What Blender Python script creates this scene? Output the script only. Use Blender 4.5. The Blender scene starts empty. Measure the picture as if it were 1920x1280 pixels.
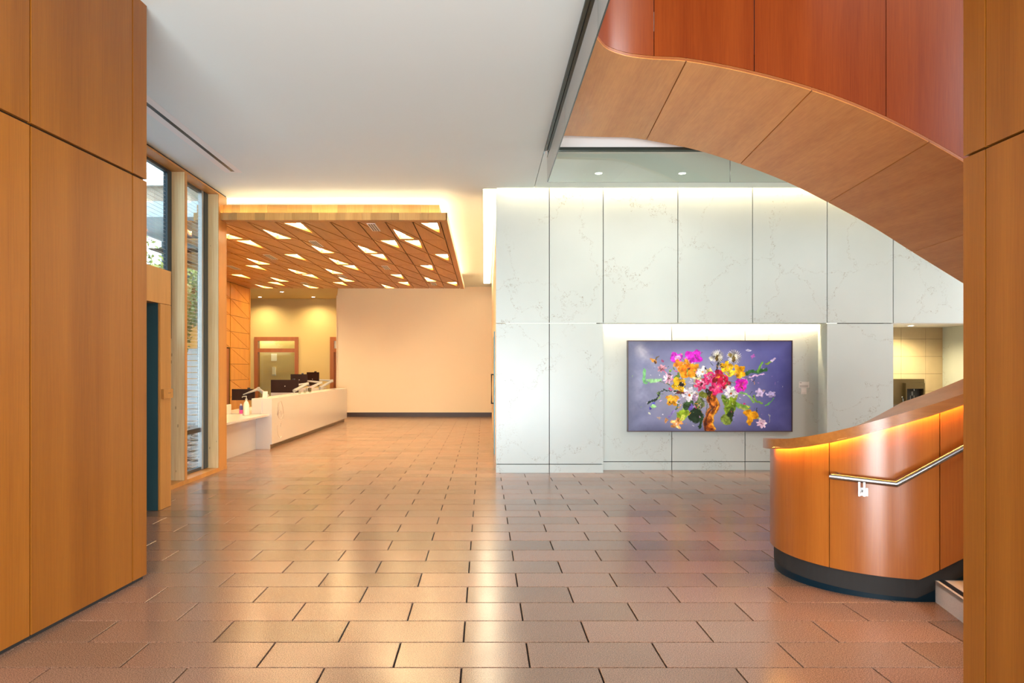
import bpy, bmesh, math, random
import numpy as np
from mathutils import Vector

random.seed(7)
SC = bpy.context.scene
COL = SC.collection
PI = math.pi

# ---------------------------------------------------------------- camera
EYE = 1.66
cd = bpy.data.cameras.new('camera'); cam = bpy.data.objects.new('camera', cd); COL.objects.link(cam)
cam.location = (0, 0, EYE); cam.rotation_euler = (PI / 2, 0, 0)
cd.sensor_width = 36.0; cd.lens = 36.0 * 1383 / 1920
cd.shift_x = (960 - 908) / 1920; cd.shift_y = (692 - 640) / 1920
cd.clip_start = 0.05; cd.clip_end = 500
SC.camera = cam

# ---------------------------------------------------------------- world, daylight, exposure
w = bpy.data.worlds.new('sky'); SC.world = w; w.use_nodes = True
wn = w.node_tree; wn.nodes.clear()
wo = wn.nodes.new('ShaderNodeOutputWorld'); wb = wn.nodes.new('ShaderNodeBackground')
sky = wn.nodes.new('ShaderNodeTexSky'); sky.sky_type = 'NISHITA'; sky.sun_disc = False
sky.sun_elevation = math.radians(38); sky.sun_rotation = math.radians(120); sky.air_density = 1.2; sky.dust_density = 2.5
wb.inputs['Strength'].default_value = 0.5
wn.links.new(sky.outputs[0], wb.inputs[0]); wn.links.new(wb.outputs[0], wo.inputs[0])


def area(name, loc, rot, sx, sy, watts, color):
    l = bpy.data.lights.new(name, 'AREA'); l.shape = 'RECTANGLE'; l.size = sx; l.size_y = sy
    l.energy = watts; l.color = color
    o = bpy.data.objects.new(name, l); COL.objects.link(o); o.location = loc; o.rotation_euler = rot
    return o


DAY = (0.86, 0.94, 1.0)
# daylight of the glazed entrance front behind the camera, and of the upper storey's windows, plus added fills
area('daylight_entrance', (-0.2, -5.5, 2.3), (PI / 2, 0, 0), 6.0, 4.2, 170, DAY)
area('ceiling_fill', (0.2, -4.6, 0.5), (PI / 2 + 0.95, 0, 0), 6.5, 2.0, 1500, DAY)  # added lamp tilted up to brighten the ceiling as ground bounce would
area('daylight_upper_windows', (10.2, 3.5, 7.0), (0, PI / 2, 0), 2.6, 7.0, 600, DAY)
area('quartz_wall_fill', (10.2, 10.2, 2.2), (0, PI / 2, 0), 3.4, 2.4, 110, DAY)  # added lamp brightening the right of the quartz wall; no window stands there
area('slab_edge_fill', (5.0, 11.0, 8.45), (0, 0, 0), 8.0, 1.6, 150, DAY)  # added ceiling lamp shining down on the slab edge beside the stair
area('stringer_fill', (6.2, 1.2, 8.45), (0, 0, 0), 6.0, 5.0, 70, (1.0, 0.95, 0.88))  # added overhead lamp to put light on the stair's red wood

vs = SC.view_settings
vs.view_transform = 'Standard'; vs.look = 'None'; vs.exposure = 1.02; vs.gamma = 1.0; vs.use_curve_mapping = False
SC.cycles.max_bounces = 10; SC.cycles.diffuse_bounces = 6; SC.cycles.glossy_bounces = 5
SC.cycles.transparent_max_bounces = 16; SC.cycles.sample_clamp_indirect = 6.0
SC.cycles.caustics_reflective = False; SC.cycles.caustics_refractive = False
SC.cycles.use_denoising = True


# ---------------------------------------------------------------- materials
def lin(c):
    return tuple(((v / 255) / 12.92 if v / 255 <= 0.04045 else ((v / 255 + 0.055) / 1.055) ** 2.4) for v in c)


class N:
    """tiny helper around a node tree"""
    def __init__(s, name):
        s.m = bpy.data.materials.new(name); s.m.use_nodes = True; s.t = s.m.node_tree; s.t.nodes.clear()
        s.out = s.t.nodes.new('ShaderNodeOutputMaterial')

    def n(s, kind, **kw):
        nd = s.t.nodes.new('ShaderNode' + kind)
        for k, v in kw.items():
            if k in nd.inputs.keys(): nd.inputs[k].default_value = v
            else: setattr(nd, k, v)
        return nd

    def l(s, a, b): s.t.links.new(a, b)

    def math(s, op, a, b=None, clamp=False):
        nd = s.n('Math', operation=op); nd.use_clamp = clamp
        for i, v in enumerate((a, b)):
            if v is None: continue
            if isinstance(v, (int, float)): nd.inputs[i].default_value = v
            else: s.l(v, nd.inputs[i])
        return nd.outputs[0]

    def mix(s, fac, a, b, blend='MIX'):
        nd = s.n('MixRGB', blend_type=blend)
        for i, v in zip((0, 1, 2), (fac, a, b)):
            if isinstance(v, (int, float)): nd.inputs[i].default_value = v
            elif isinstance(v, tuple): nd.inputs[i].default_value = (*v, 1)
            else: s.l(v, nd.inputs[i])
        return nd.outputs[0]

    def ramp(s, fac, stops):
        nd = s.n('ValToRGB'); s.l(fac, nd.inputs[0]); cr = nd.color_ramp
        while len(cr.elements) < len(stops): cr.elements.new(0.5)
        for e, (p, c) in zip(cr.elements, stops): e.position = p; e.color = (*c, 1)
        return nd.outputs[0]

    def pos(s, scale, shift=None):
        g = s.n('NewGeometry'); mp = s.n('Mapping'); mp.inputs['Scale'].default_value = scale
        s.l(g.outputs['Position'], mp.inputs['Vector'])
        if shift is not None:
            v = s.n('VectorMath', operation='ADD'); s.l(mp.outputs[0], v.inputs[0]); s.l(shift, v.inputs[1]); return v.outputs[0]
        return mp.outputs[0]

    def bsdf(s, color, rough=0.5, metallic=0.0, spec=0.5, bump=None, bstr=0.1, bdist=0.002):
        b = s.n('BsdfPrincipled')
        for key, v in (('Base Color', color), ('Roughness', rough), ('Metallic', metallic), ('Specular IOR Level', spec)):
            if isinstance(v, tuple): b.inputs[key].default_value = (*v, 1)
            elif isinstance(v, (int, float)): b.inputs[key].default_value = v
            else: s.l(v, b.inputs[key])
        if bump is not None:
            bp = s.n('Bump'); bp.inputs['Strength'].default_value = bstr; bp.inputs['Distance'].default_value = bdist
            s.l(bump, bp.inputs['Height']); s.l(bp.outputs[0], b.inputs['Normal'])
        s.l(b.outputs[0], s.out.inputs[0]); return b


def m_plain(name, color, rough=0.5, metallic=0.0, spec=0.5, var=0.04, scale=3.0):
    k = N(name)
    nz = k.n('TexNoise', Scale=scale, Detail=3.0); k.l(k.pos((1, 1, 1)), nz.inputs['Vector'])
    c = k.mix(nz.outputs['Fac'], tuple(v * (1 - var) for v in color), tuple(min(1, v * (1 + var)) for v in color))
    k.bsdf(c, rough, metallic, spec); return k.m


def m_wood(name, ca, cb, grain='Z', rough=0.32, fine=90.0, tint=0.10, figure=0.0, spec=0.45):
    """veneer: fine streaks along the grain axis, broad leaf bands, a tint of its own for each panel"""
    k = N(name)
    oi = k.n('ObjectInfo'); sh = k.math('MULTIPLY', oi.outputs['Random'], 37.0)
    sc = {'Z': (1, 1, 0.03), 'Y': (1, 0.03, 1), 'X': (0.03, 1, 1)}[grain]
    v = k.pos(sc, sh)
    n1 = k.n('TexNoise', Scale=fine, Detail=4.0, Roughness=0.6); k.l(v, n1.inputs['Vector'])
    v2 = k.pos({'Z': (1, 1, 0.004), 'Y': (1, 0.004, 1), 'X': (0.004, 1, 1)}[grain], sh)
    n2 = k.n('TexNoise', Scale=5.5, Detail=1.0); k.l(v2, n2.inputs['Vector'])
    f = k.math('ADD', k.math('MULTIPLY', n1.outputs['Fac'], 0.55), k.math('MULTIPLY', n2.outputs['Fac'], 0.55))
    if figure:
        n3 = k.n('TexNoise', Scale=16.0, Detail=2.0)
        k.l(k.pos({'Z': (1, 1, 0.35), 'Y': (1.2, 0.35, 1.2), 'X': (0.35, 1.2, 1.2)}[grain], sh), n3.inputs['Vector'])
        f = k.math('ADD', f, k.math('MULTIPLY', k.math('SUBTRACT', n3.outputs['Fac'], 0.5), figure))
    c = k.ramp(f, [(0.3, ca), (0.75, cb)])
    hs = k.n('HueSaturation'); k.l(c, hs.inputs['Color'])
    k.l(k.math('ADD', 1 - tint / 2, k.math('MULTIPLY', oi.outputs['Random'], tint)), hs.inputs['Value'])
    k.bsdf(hs.outputs[0], rough, 0, spec, n1.outputs['Fac'], 0.05, 0.001); return k.m


def m_tile(name, island):
    k = N(name)
    r = (k.n('NewGeometry').outputs['Random Per Island'] if island else k.n('ObjectInfo').outputs['Random'])
    v = k.pos((1, 1, 1))
    n1 = k.n('TexNoise', Scale=165.0, Detail=4.0, Roughness=0.8); k.l(v, n1.inputs['Vector'])
    vo = k.n('TexVoronoi', Scale=190.0); k.l(v, vo.inputs['Vector'])
    n2 = k.n('TexNoise', Scale=2.2, Detail=4.0); k.l(v, n2.inputs['Vector'])
    base = k.ramp(r, [(0.0, (0.150, 0.092, 0.060)), (0.25, (0.225, 0.130, 0.084)), (0.6, (0.275, 0.150, 0.100)), (0.85, (0.240, 0.150, 0.104)), (1.0, (0.185, 0.125, 0.092))])
    base = k.mix(k.math('MULTIPLY', n2.outputs['Fac'], 0.35), base, (0.29, 0.165, 0.105))
    sp = k.ramp(n1.outputs['Fac'], [(0.40, (0.22, 0.19, 0.19)), (0.5, (1, 1, 1)), (0.60, (2.1, 2.05, 2.0))])
    c = k.mix(0.75, base, sp, 'MULTIPLY')
    fl = k.math('LESS_THAN', vo.outputs['Distance'], 0.16)
    c = k.mix(k.math('MULTIPLY', fl, 0.45), c, (0.55, 0.45, 0.38))
    ro = k.math('ADD', 0.17, k.math('MULTIPLY', n2.outputs['Fac'], 0.10))
    k.bsdf(c, ro, 0, 0.6, n1.outputs['Fac'], 0.015, 0.0005); return k.m


def m_marble(name):
    k = N(name)
    v = k.pos((1, 1, 1))
    wn1 = k.n('TexNoise', Scale=1.6, Detail=5.0, Roughness=0.62); k.l(v, wn1.inputs['Vector'])
    d = k.n('VectorMath', operation='SCALE'); k.l(wn1.outputs['Color'], d.inputs[0]); d.inputs['Scale'].default_value = 1.0
    a = k.n('VectorMath', operation='ADD'); k.l(v, a.inputs[0]); k.l(d.outputs[0], a.inputs[1])
    vo = k.n('TexVoronoi', Scale=0.95, feature='DISTANCE_TO_EDGE'); k.l(a.outputs[0], vo.inputs['Vector'])
    fine = k.n('TexNoise', Scale=34.0, Detail=3.0); k.l(v, fine.inputs['Vector'])
    edge = k.math('ADD', vo.outputs['Distance'], k.math('MULTIPLY', k.math('SUBTRACT', fine.outputs['Fac'], 0.5), 0.034))
    vein = k.math('LESS_THAN', k.math('ABSOLUTE', k.math('SUBTRACT', edge, 0.012)), 0.0026)
    msk = k.n('TexNoise', Scale=1.1, Detail=2.0); k.l(v, msk.inputs['Vector'])
    mk_ = k.ramp(msk.outputs['Fac'], [(0.36, (0, 0, 0)), (0.50, (1, 1, 1))])
    spk = k.ramp(fine.outputs['Fac'], [(0.42, (0.1, 0.1, 0.1)), (0.6, (1, 1, 1))])
    vf = k.math('MULTIPLY', k.math('MULTIPLY', vein, mk_), spk)
    cl = k.n('TexNoise', Scale=2.0, Detail=4.0); k.l(v, cl.inputs['Vector'])
    base = k.mix(cl.outputs['Fac'], (0.47, 0.520, 0.490), (0.53, 0.575, 0.540))
    c = k.mix(k.math('MULTIPLY', vf, 0.75), base, (0.24, 0.19, 0.13))
    k.bsdf(c, 0.28, 0, 0.4); return k.m


def m_glass(name, tint=(0.90, 0.96, 0.93), gain=1.0):
    k = N(name)
    tr = k.n('BsdfTransparent'); tr.inputs[0].default_value = (*tint, 1)
    gl = k.n('BsdfGlossy'); gl.inputs['Roughness'].default_value = 0.0
    fr = k.n('LayerWeight'); fr.inputs['Blend'].default_value = 0.5
    sch = k.math('ADD', 0.04, k.math('MULTIPLY', k.math('POWER', fr.outputs['Facing'], 5.0), 0.96))
    mx = k.n('MixShader'); k.l(k.math('MULTIPLY', sch, gain, True), mx.inputs[0])
    k.l(tr.outputs[0], mx.inputs[1]); k.l(gl.outputs[0], mx.inputs[2]); k.l(mx.outputs[0], k.out.inputs[0]); return k.m


def m_emit(name, color, strength):
    k = N(name); e = k.n('Emission'); e.inputs[0].default_value = (*color, 1); e.inputs[1].default_value = strength
    k.l(e.outputs[0], k.out.inputs[0]); return k.m


def m_timber(name):
    """spruce glulam: pale, long grain, dark knots"""
    k = N(name)
    n1 = k.n('TexNoise', Scale=60.0, Detail=4.0); k.l(k.pos((1, 1, 0.03)), n1.inputs['Vector'])
    c = k.ramp(n1.outputs['Fac'], [(0.3, (0.80, 0.57, 0.25)), (0.7, (0.94, 0.75, 0.40))])
    lam = k.n('TexNoise', Scale=9.0, Detail=0.0); k.l(k.pos((1, 1, 0.02)), lam.inputs['Vector'])
    c = k.mix(k.math('MULTIPLY', lam.outputs['Fac'], 0.3), c, (0.90, 0.78, 0.54))
    vo = k.n('TexVoronoi', Scale=6.0); k.l(k.pos((1.6, 1, 0.55)), vo.inputs['Vector'])
    c = k.mix(k.math('MULTIPLY', k.math('LESS_THAN', vo.outputs['Distance'], 0.085), 0.6), c, (0.28, 0.15, 0.06))
    k.bsdf(c, 0.45, 0, 0.4); return k.m


M = {}
M['wood_wall'] = m_wood('wood_wall_veneer', (0.190, 0.055, 0.004), (0.295, 0.100, 0.010), spec=0.3)
M['wood_stair'] = m_wood('wood_stair_veneer', (0.235, 0.056, 0.006), (0.35, 0.106, 0.014), rough=0.30)
M['wood_string'] = m_wood('wood_stringer_veneer', (0.145, 0.020, 0.003), (0.225, 0.043, 0.006), rough=0.27, spec=0.4)  # redder than the other wood: warm bounced light put into the colour
M['wood_soffit'] = m_wood('wood_soffit_veneer', (0.58, 0.220, 0.040), (0.74, 0.335, 0.082), 'Y', 0.4, 70, 0.08, 0.35)
M['wood_cap'] = m_wood('wood_cap_solid', (0.22, 0.070, 0.012), (0.36, 0.130, 0.026), 'X', 0.30, 50, 0.02)
M['wood_cloud'] = m_wood('wood_cloud_veneer', (0.33, 0.130, 0.022), (0.50, 0.225, 0.050), 'Y', 0.42, 70, 0.12)
M['wood_fascia'] = m_wood('wood_fascia_veneer', (0.46, 0.21, 0.045), (0.62, 0.34, 0.10), 'Z', 0.4, 80, 0.45)
M['wood_slope'] = m_wood('wood_lobby_wall_veneer', (0.50, 0.22, 0.03), (0.64, 0.31, 0.055), 'Z', 0.4, 70, 0.06)
M['wood_trim'] = m_wood('wood_window_trim', (0.42, 0.18, 0.035), (0.60, 0.28, 0.07), 'Z', 0.38, 80, 0.06)
M['wood_frame'] = m_wood('wood_office_frame', (0.22, 0.060, 0.012), (0.30, 0.090, 0.020), 'Z', 0.4, 60, 0.05)
M['timber'] = m_timber('spruce_glulam')
M['dark'] = m_plain('dark_joint', (0.012, 0.010, 0.008), 0.8)
M['grout'] = m_plain('dark_grout', (0.012, 0.010, 0.009), 0.9, 0, 0.2)
M['tile'] = m_tile('granite_tile', False)
M['tile_i'] = m_tile('granite_tile_field', True)
M['ceil'] = m_plain('painted_ceiling', (0.69, 0.77, 0.745), 0.7, var=0.02, scale=1.0)
M['white'] = m_plain('white_paint', (0.78, 0.77, 0.74), 0.6, var=0.01)
M['peach'] = m_plain('cream_wall_paint', (0.80, 0.66, 0.47), 0.6, var=0.01)
M['olive'] = m_plain('ochre_wall_paint', (0.46, 0.33, 0.13), 0.6, var=0.02)
M['marble'] = m_marble('quartz_panel')
M['plinth'] = m_plain('blackened_plinth', (0.002, 0.012, 0.020), 0.5, 0, 0.15)
M['black'] = m_plain('black_satin', (0.012, 0.012, 0.014), 0.35)
M['brown_base'] = m_plain('dark_brown_baseboard', (0.030, 0.012, 0.008), 0.45)
M['frame_blue'] = m_plain('blue_black_mullion', (0.012, 0.030, 0.045), 0.3)
M['alu'] = m_plain('grey_aluminium', (0.42, 0.43, 0.43), 0.35, 0.6)
M['steel'] = m_plain('brushed_steel', (0.27, 0.265, 0.26), 0.27, 1.0)
M['dark_steel'] = m_plain('dark_brushed_steel', (0.055, 0.140, 0.165), 0.32, 0.45)  # teal of the jamb's reflected sheen put into the colour
M['bronze'] = m_plain('bronze_steel', (0.16, 0.12, 0.06), 0.32, 0.8)
M['corian'] = m_plain('white_solid_surface', (0.64, 0.61, 0.58), 0.2, var=0.01)
M['engrave'] = m_plain('engraved_line', (0.56, 0.50, 0.44), 0.5)
M['terrazzo'] = m_plain('pale_terrazzo', (0.70, 0.71, 0.69), 0.35, var=0.18, scale=120)
M['tread'] = m_plain('tread_terrazzo', (0.52, 0.42, 0.34), 0.35, var=0.18, scale=120)
M['glass'] = m_glass('clear_glass', (0.93, 0.97, 0.95), 1.0)
M['baffle'] = m_glass('baffle_glass', (0.92, 0.97, 0.935), 1.5)
M['glass_edge'] = m_plain('glass_edge_green', (0.012, 0.026, 0.018), 0.15)
M['channel'] = m_plain('dark_green_channel', (0.018, 0.026, 0.018), 0.4)
M['frit'] = m_plain('white_glass_frit', (0.75, 0.76, 0.74), 0.5)
M['beige_tile'] = m_plain('beige_wall_tile', (0.52, 0.42, 0.26), 0.4, var=0.08, scale=9)
M['screen'] = m_plain('screen_black', (0.018, 0.005, 0.004), 0.6, 0, 0.2)
M['led_cloud'] = m_emit('led_cove', (1.0, 0.74, 0.44), 18.0)
M['led_ledge'] = m_emit('led_ledge', (1.0, 0.72, 0.42), 10.0)
M['led_lens'] = m_emit('led_triangle_lens', (1.0, 0.74, 0.38), 44.0)
M['led_slot'] = m_emit('led_slot_lens', (1.0, 0.82, 0.56), 10.0)
M['led_marble'] = m_emit('led_wall_grazer', (1.0, 0.76, 0.46), 150.0)
M['led_recess'] = m_emit('led_recess', (1.0, 0.76, 0.46), 190.0)
M['led_cap'] = m_emit('led_under_cap', (1.0, 0.50, 0.11), 60.0)
M['led_spot'] = m_emit('led_downlight', (1.0, 0.92, 0.78), 14.0)
M['led_office'] = m_emit('led_office', (1.0, 0.84, 0.50), 40.0)


# ---------------------------------------------------------------- mesh helpers
WL = {}          # world location of every object (parents are never rotated)


def link(o, parent, loc):
    COL.objects.link(o); WL[o.name] = Vector(loc)
    if parent is not None:
        o.parent = parent; o.location = Vector(loc) - WL[parent.name]
    else: o.location = loc
    return o


def mk(name, V, F, mat, parent=None, smooth=False, fm=None, data=None):
    """one mesh object from world coordinates; its origin goes to the middle of its base"""
    A = np.array([tuple(v) for v in V], dtype=float)
    lo, hi = A.min(0), A.max(0); org = Vector(((lo[0] + hi[0]) / 2, (lo[1] + hi[1]) / 2, lo[2]))
    me = bpy.data.meshes.new(name); me.from_pydata([tuple(a) for a in (A - np.array(org))], [], F)
    for m_ in (mat if isinstance(mat, (list, tuple)) else [mat]): me.materials.append(M[m_] if isinstance(m_, str) else m_)
    if fm: me.polygons.foreach_set('material_index', fm)
    if smooth: me.polygons.foreach_set('use_smooth', [True] * len(F))
    bm = bmesh.new(); bm.from_mesh(me); bmesh.ops.recalc_face_normals(bm, faces=bm.faces)
    if smooth:
        for e in bm.edges:
            if len(e.link_faces) == 2 and e.calc_face_angle(0) > .6: e.smooth = False
    bm.to_mesh(me); bm.free()
    return link(bpy.data.objects.new(name, me), parent, org)


BF = [(0, 3, 2, 1), (4, 5, 6, 7), (0, 1, 5, 4), (1, 2, 6, 5), (2, 3, 7, 6), (3, 0, 4, 7)]


def bv(x0, x1, y0, y1, z0, z1):
    return [(x0, y0, z0), (x1, y0, z0), (x1, y1, z0), (x0, y1, z0), (x0, y0, z1), (x1, y0, z1), (x1, y1, z1), (x0, y1, z1)]


def box(name, x0, x1, y0, y1, z0, z1, mat, parent=None):
    return mk(name, bv(x0, x1, y0, y1, z0, z1), BF, mat, parent)


def boxes(name, L, mat, parent=None):
    V, F = [], []
    for b in L:
        k = len(V); V += bv(*b); F += [tuple(i + k for i in f) for f in BF]
    return mk(name, V, F, mat, parent)


def prism(name, poly, z0, z1, mat, parent=None):
    n = len(poly); V = [(x, y, z0) for x, y in poly] + [(x, y, z1) for x, y in poly]
    F = [tuple(range(n - 1, -1, -1)), tuple(range(n, 2 * n))] + [(i, (i + 1) % n, n + (i + 1) % n, n + i) for i in range(n)]
    return mk(name, V, F, mat, parent)


def sweep(name, secs, mat, parent=None, smooth=False, caps=True):
    """closed cross-sections joined one to the next"""
    n = len(secs[0]); V = [p for s in secs for p in s]; F = []
    for i in range(len(secs) - 1):
        for j in range(n):
            a, b = i * n + j, i * n + (j + 1) % n
            F.append((a, b, b + n, a + n))
    if caps: F += [tuple(range(n - 1, -1, -1)), tuple(range((len(secs) - 1) * n, len(secs) * n))]
    return mk(name, V, F, mat, parent, smooth)


def tube(name, pts, r, mat, parent=None, n=10, rz=None):
    P = [Vector(p) for p in pts]; secs = []
    for i, p in enumerate(P):
        t = ((P[i] - P[i - 1]).normalized() if i else Vector()) + ((P[i + 1] - P[i]).normalized() if i < len(P) - 1 else Vector())
        t.normalize(); up = Vector((0, 0, 1)) if abs(t.z) < 0.9 else Vector((0, 1, 0))
        a = t.cross(up).normalized(); b = a.cross(t).normalized()
        k = 1.0
        if 0 < i < len(P) - 1: k = 1 / max(0.5, t.dot((P[i + 1] - P[i]).normalized()))
        rr = r[i] if isinstance(r, (list, tuple)) else r
        d = ((P[i + 1] - P[i]).normalized() - (P[i] - P[i - 1]).normalized()) if 0 < i < len(P) - 1 else Vector()
        ring = []
        for j in range(n):
            o = a * math.cos(2 * PI * j / n) * rr + b * math.sin(2 * PI * j / n) * rr
            if d.length > 1e-4:
                dn = d.normalized(); o += dn * (o.dot(dn)) * (k - 1)
            ring.append(p + o)
        secs.append(ring)
    return sweep(name, secs, mat, parent, smooth=True)


def lathe(name, prof, c, mat, parent=None, n=16, caps=True):
    secs = [[(c[0] + r * math.cos(2 * PI * j / n), c[1] + r * math.sin(2 * PI * j / n), c[2] + z) for j in range(n)] for r, z in prof]
    return sweep(name, secs, mat, parent, smooth=True, caps=caps)


def tag(o, label=None, cat=None, group=None, kind=None):
    for k, v in (('label', label), ('category', cat), ('group', group), ('kind', kind)):
        if v: o[k] = v
    return o


def thing(name, label, cat, loc, group=None, kind=None):
    o = bpy.data.objects.new(name, None); o.empty_display_size = 0.2
    link(o, None, loc); return tag(o, label, cat, group, kind)


def struct(o, label=None, cat=None):
    return tag(o, label, cat, None, 'structure')


# ================================================================ THE SETTING
# ---------------------------------------------------------------- floor of granite tiles
TW, TD, GAP = 0.762, 0.381, 0.0095
Y0, X0 = 4.107, 0.2544        # a row starts at Y0 with a joint at X0; the next row is shifted by half a tile


def lobby_left(y):
    if y < 12.36: return -4.55
    if y < 18.8: return -4.6 - (y - 12.36) * (2.51 / 6.44)
    return -9.6


floor = struct(box('floor', -4.55, 10.4, -5.8, 27.3, -0.16, -0.010, 'grout'), 'reddish granite tile floor laid in running bond', 'floor')
boxes('lobby_slab', [(-9.6, -4.55, 12.4, 27.3, -0.16, -0.010)], 'grout', floor)
tm = bpy.data.meshes.new('granite_tile')
hx, hy = (TW - GAP) / 2, (TD - GAP) / 2
tm.from_pydata([(-hx, -hy, -.0098), (hx, -hy, -.0098), (hx, hy, -.0098), (-hx, hy, -.0098), (-hx, -hy, -.0015), (hx, -hy, -.0015), (hx, hy, -.0015), (-hx, hy, -.0015),
                (-hx + .002, -hy + .002, 0), (hx - .002, -hy + .002, 0), (hx - .002, hy - .002, 0), (-hx + .002, hy - .002, 0)], [],
               [(0, 1, 5, 4), (1, 2, 6, 5), (2, 3, 7, 6), (3, 0, 4, 7), (4, 5, 9, 8), (5, 6, 10, 9), (6, 7, 11, 10), (7, 4, 8, 11), (8, 9, 10, 11)])
tm.materials.append(M['tile'])
near, rest = [], []
for r in range(-26, 61):
    cy = Y0 + (r + 0.5) * TD
    off = X0 if r % 2 == 0 else X0 - TW / 2
    for c in range(-16, 16):
        cx = off + (c + 0.5) * TW
        if cx + TW / 2 < lobby_left(cy) or cx > 10.0: continue
        px = 908 + 1383 * cx / cy if cy > 1 else -9999
        vis = 3.7 < cy and -90 < px < 1900 and not (cy < 5.9 and cx < -2.95) and not (cy > 11.9 and cx > 0.4) and not (cx > 2.45 and cy < 3.9)
        (near if vis else rest).append((cy, cx))
near.sort(); rest += near[300:]; near = near[:300]
for cy, cx in near:
    link(bpy.data.objects.new('tile', tm), floor, (cx, cy, 0))
V, F = [], []
for cy, cx in rest:
    k = len(V); V += [(cx + a, cy + b, z) for z in (-0.0098, 0) for a, b in ((-hx, -hy), (hx, -hy), (hx, hy), (-hx, hy))]
    F += [(k + 4, k + 5, k + 6, k + 7)] + [(k + i, k + (i + 1) % 4, k + 4 + (i + 1) % 4, k + 4 + i) for i in range(4)]
tag(mk('tile_field', V, F, 'tile_i', floor), 'distant granite floor tiles', kind='stuff')

# ---------------------------------------------------------------- ceiling
CZ = 4.55
OX, OY = 0.79, 9.655            # left and far edge of the stair opening
ceil = struct(box('ceiling', -4.62, OX, -5.8, 11.755, CZ, CZ + 0.3, 'ceil'), 'smooth white painted ceiling', 'ceiling')
box('ceiling_field', -4.9, 0.20, 11.755, 14.0, CZ, CZ + 0.3, 'ceil', ceil)
box('ceiling_field', -7.3, 0.45, 14.0, 25.9, CZ, CZ + 0.3, 'ceil', ceil)
box('ceiling_field', OX + 0.008, 10.4, OY + 0.251, 11.755, CZ, CZ + 0.3, 'ceil', ceil)
box('slot_cover', 0.19, 10.4, 11.755, 12.3, CZ + 0.3, CZ + 0.4, 'ceil', ceil)
box('slab_edge', OX + 0.022, 10.4, OY + 0.09, OY + 0.25, CZ + 0.0, 5.35, 'white', ceil)
box('slab_edge', OX - 0.1, OX + 0.02, -5.8, OY + 0.25, CZ + 0.301, 5.35, 'white', ceil)

# upper storey round the stair hall
upper = struct(box('wall_upper', -4.6, 10.4, 12.4, 12.6, CZ + 0.4, 8.6, 'white'), 'white wall of the upper storey', 'wall')
box('upper_ceiling', -4.6, 10.4, -5.8, 12.6, 8.6, 8.8, 'wood_soffit', upper)
box('upper_side', -4.75, -4.6, -5.8, 12.6, 5.0, 8.6, 'white', upper)
box('upper_rear_blocker', -4.6, 10.4, -6.0, -5.8, 4.85, 8.6, 'wood_wall', upper)  # unseen wall added to keep bright reflections off the stair's stringer
struct(box('wall_right', 10.4, 10.6, -5.8, 13.2, 0, 8.6, 'white'), 'white outer wall of the stair hall', 'wall')


# ---------------------------------------------------------------- left wood wall (slightly out of square)
def lw(y): return -2.687 - (5.87 - y) * 0.069


wl = struct(mk('wall_left', [(lw(-4) - .03, -4, 0.03), (lw(5.85) - .03, 5.85, 0.03), (-4.4, 5.85, 0.03), (-4.4, -4, 0.03)] +
               [(lw(-4) - .03, -4, CZ), (lw(5.85) - .03, 5.85, CZ), (-4.4, 5.85, CZ), (-4.4, -4, CZ)], BF, 'dark'),
            'tall orange wood veneer wall in large panels at the left edge', 'wall')
seams = [5.87, 5.665, 4.518, 3.36, 2.2, 1.05, -0.1, -1.3, -2.5, -4]
for a, b in zip(seams[1:], seams[:-1]):
    a2, b2 = a + 0.008, b - (0.008 if b < 5.8 else 0)
    for z0, z1 in ((0.03, 3.150), (3.170, CZ)):
        V = [(lw(a2), a2, z0), (lw(b2), b2, z0), (lw(b2) - .028, b2, z0), (lw(a2) - .028, a2, z0),
             (lw(a2), a2, z1), (lw(b2), b2, z1), (lw(b2) - .028, b2, z1), (lw(a2) - .028, a2, z1)]
        mk('wood_panel', V, BF, 'wood_wall', wl)
mk('recessed_base', [(lw(-4) - .02, -4, 0), (lw(5.85) - .02, 5.85, 0), (-4.38, 5.85, 0), (-4.38, -4, 0)] +
   [(lw(-4) - .02, -4, 0.03), (lw(5.85) - .02, 5.85, 0.03), (-4.38, 5.85, 0.03), (-4.38, -4, 0.03)], BF, 'dark', wl)
mk('end_panel', [(lw(5.87) - .029, 5.851, 0.022), (lw(5.87) - .029, 5.87, 0.022), (-4.4, 5.87, 0.022), (-4.4, 5.851, 0.022)] +
   [(lw(5.87) - .029, 5.851, CZ), (lw(5.87) - .029, 5.87, CZ), (-4.4, 5.87, CZ), (-4.4, 5.851, CZ)], BF, 'wood_wall', wl)

# ---------------------------------------------------------------- right wood pier
RX, RY = 2.498, 3.846
wr = struct(box('wall_right_pier', RX + .03, RX + 0.35, -4, RY - .02, 0, 8.4, 'dark'), 'orange wood veneer pier filling the right edge', 'wall')
rs = [RY, 3.676, 2.5, 1.3, 0.1, -1.1, -2.3, -4]
for a, b in zip(rs[1:], rs[:-1]):
    for z0, z1 in ((0.022, 2.756), (2.770, 5.6), (5.614, 8.4)):
        box('wood_panel', RX, RX + .028, a + .005, b - (.005 if b < 3.8 else 0), z0, z1, 'wood_wall', wr)
box('end_panel', RX + .029, RX + 0.35, RY - .019, RY, 0.022, 8.4, 'wood_wall', wr)

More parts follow.
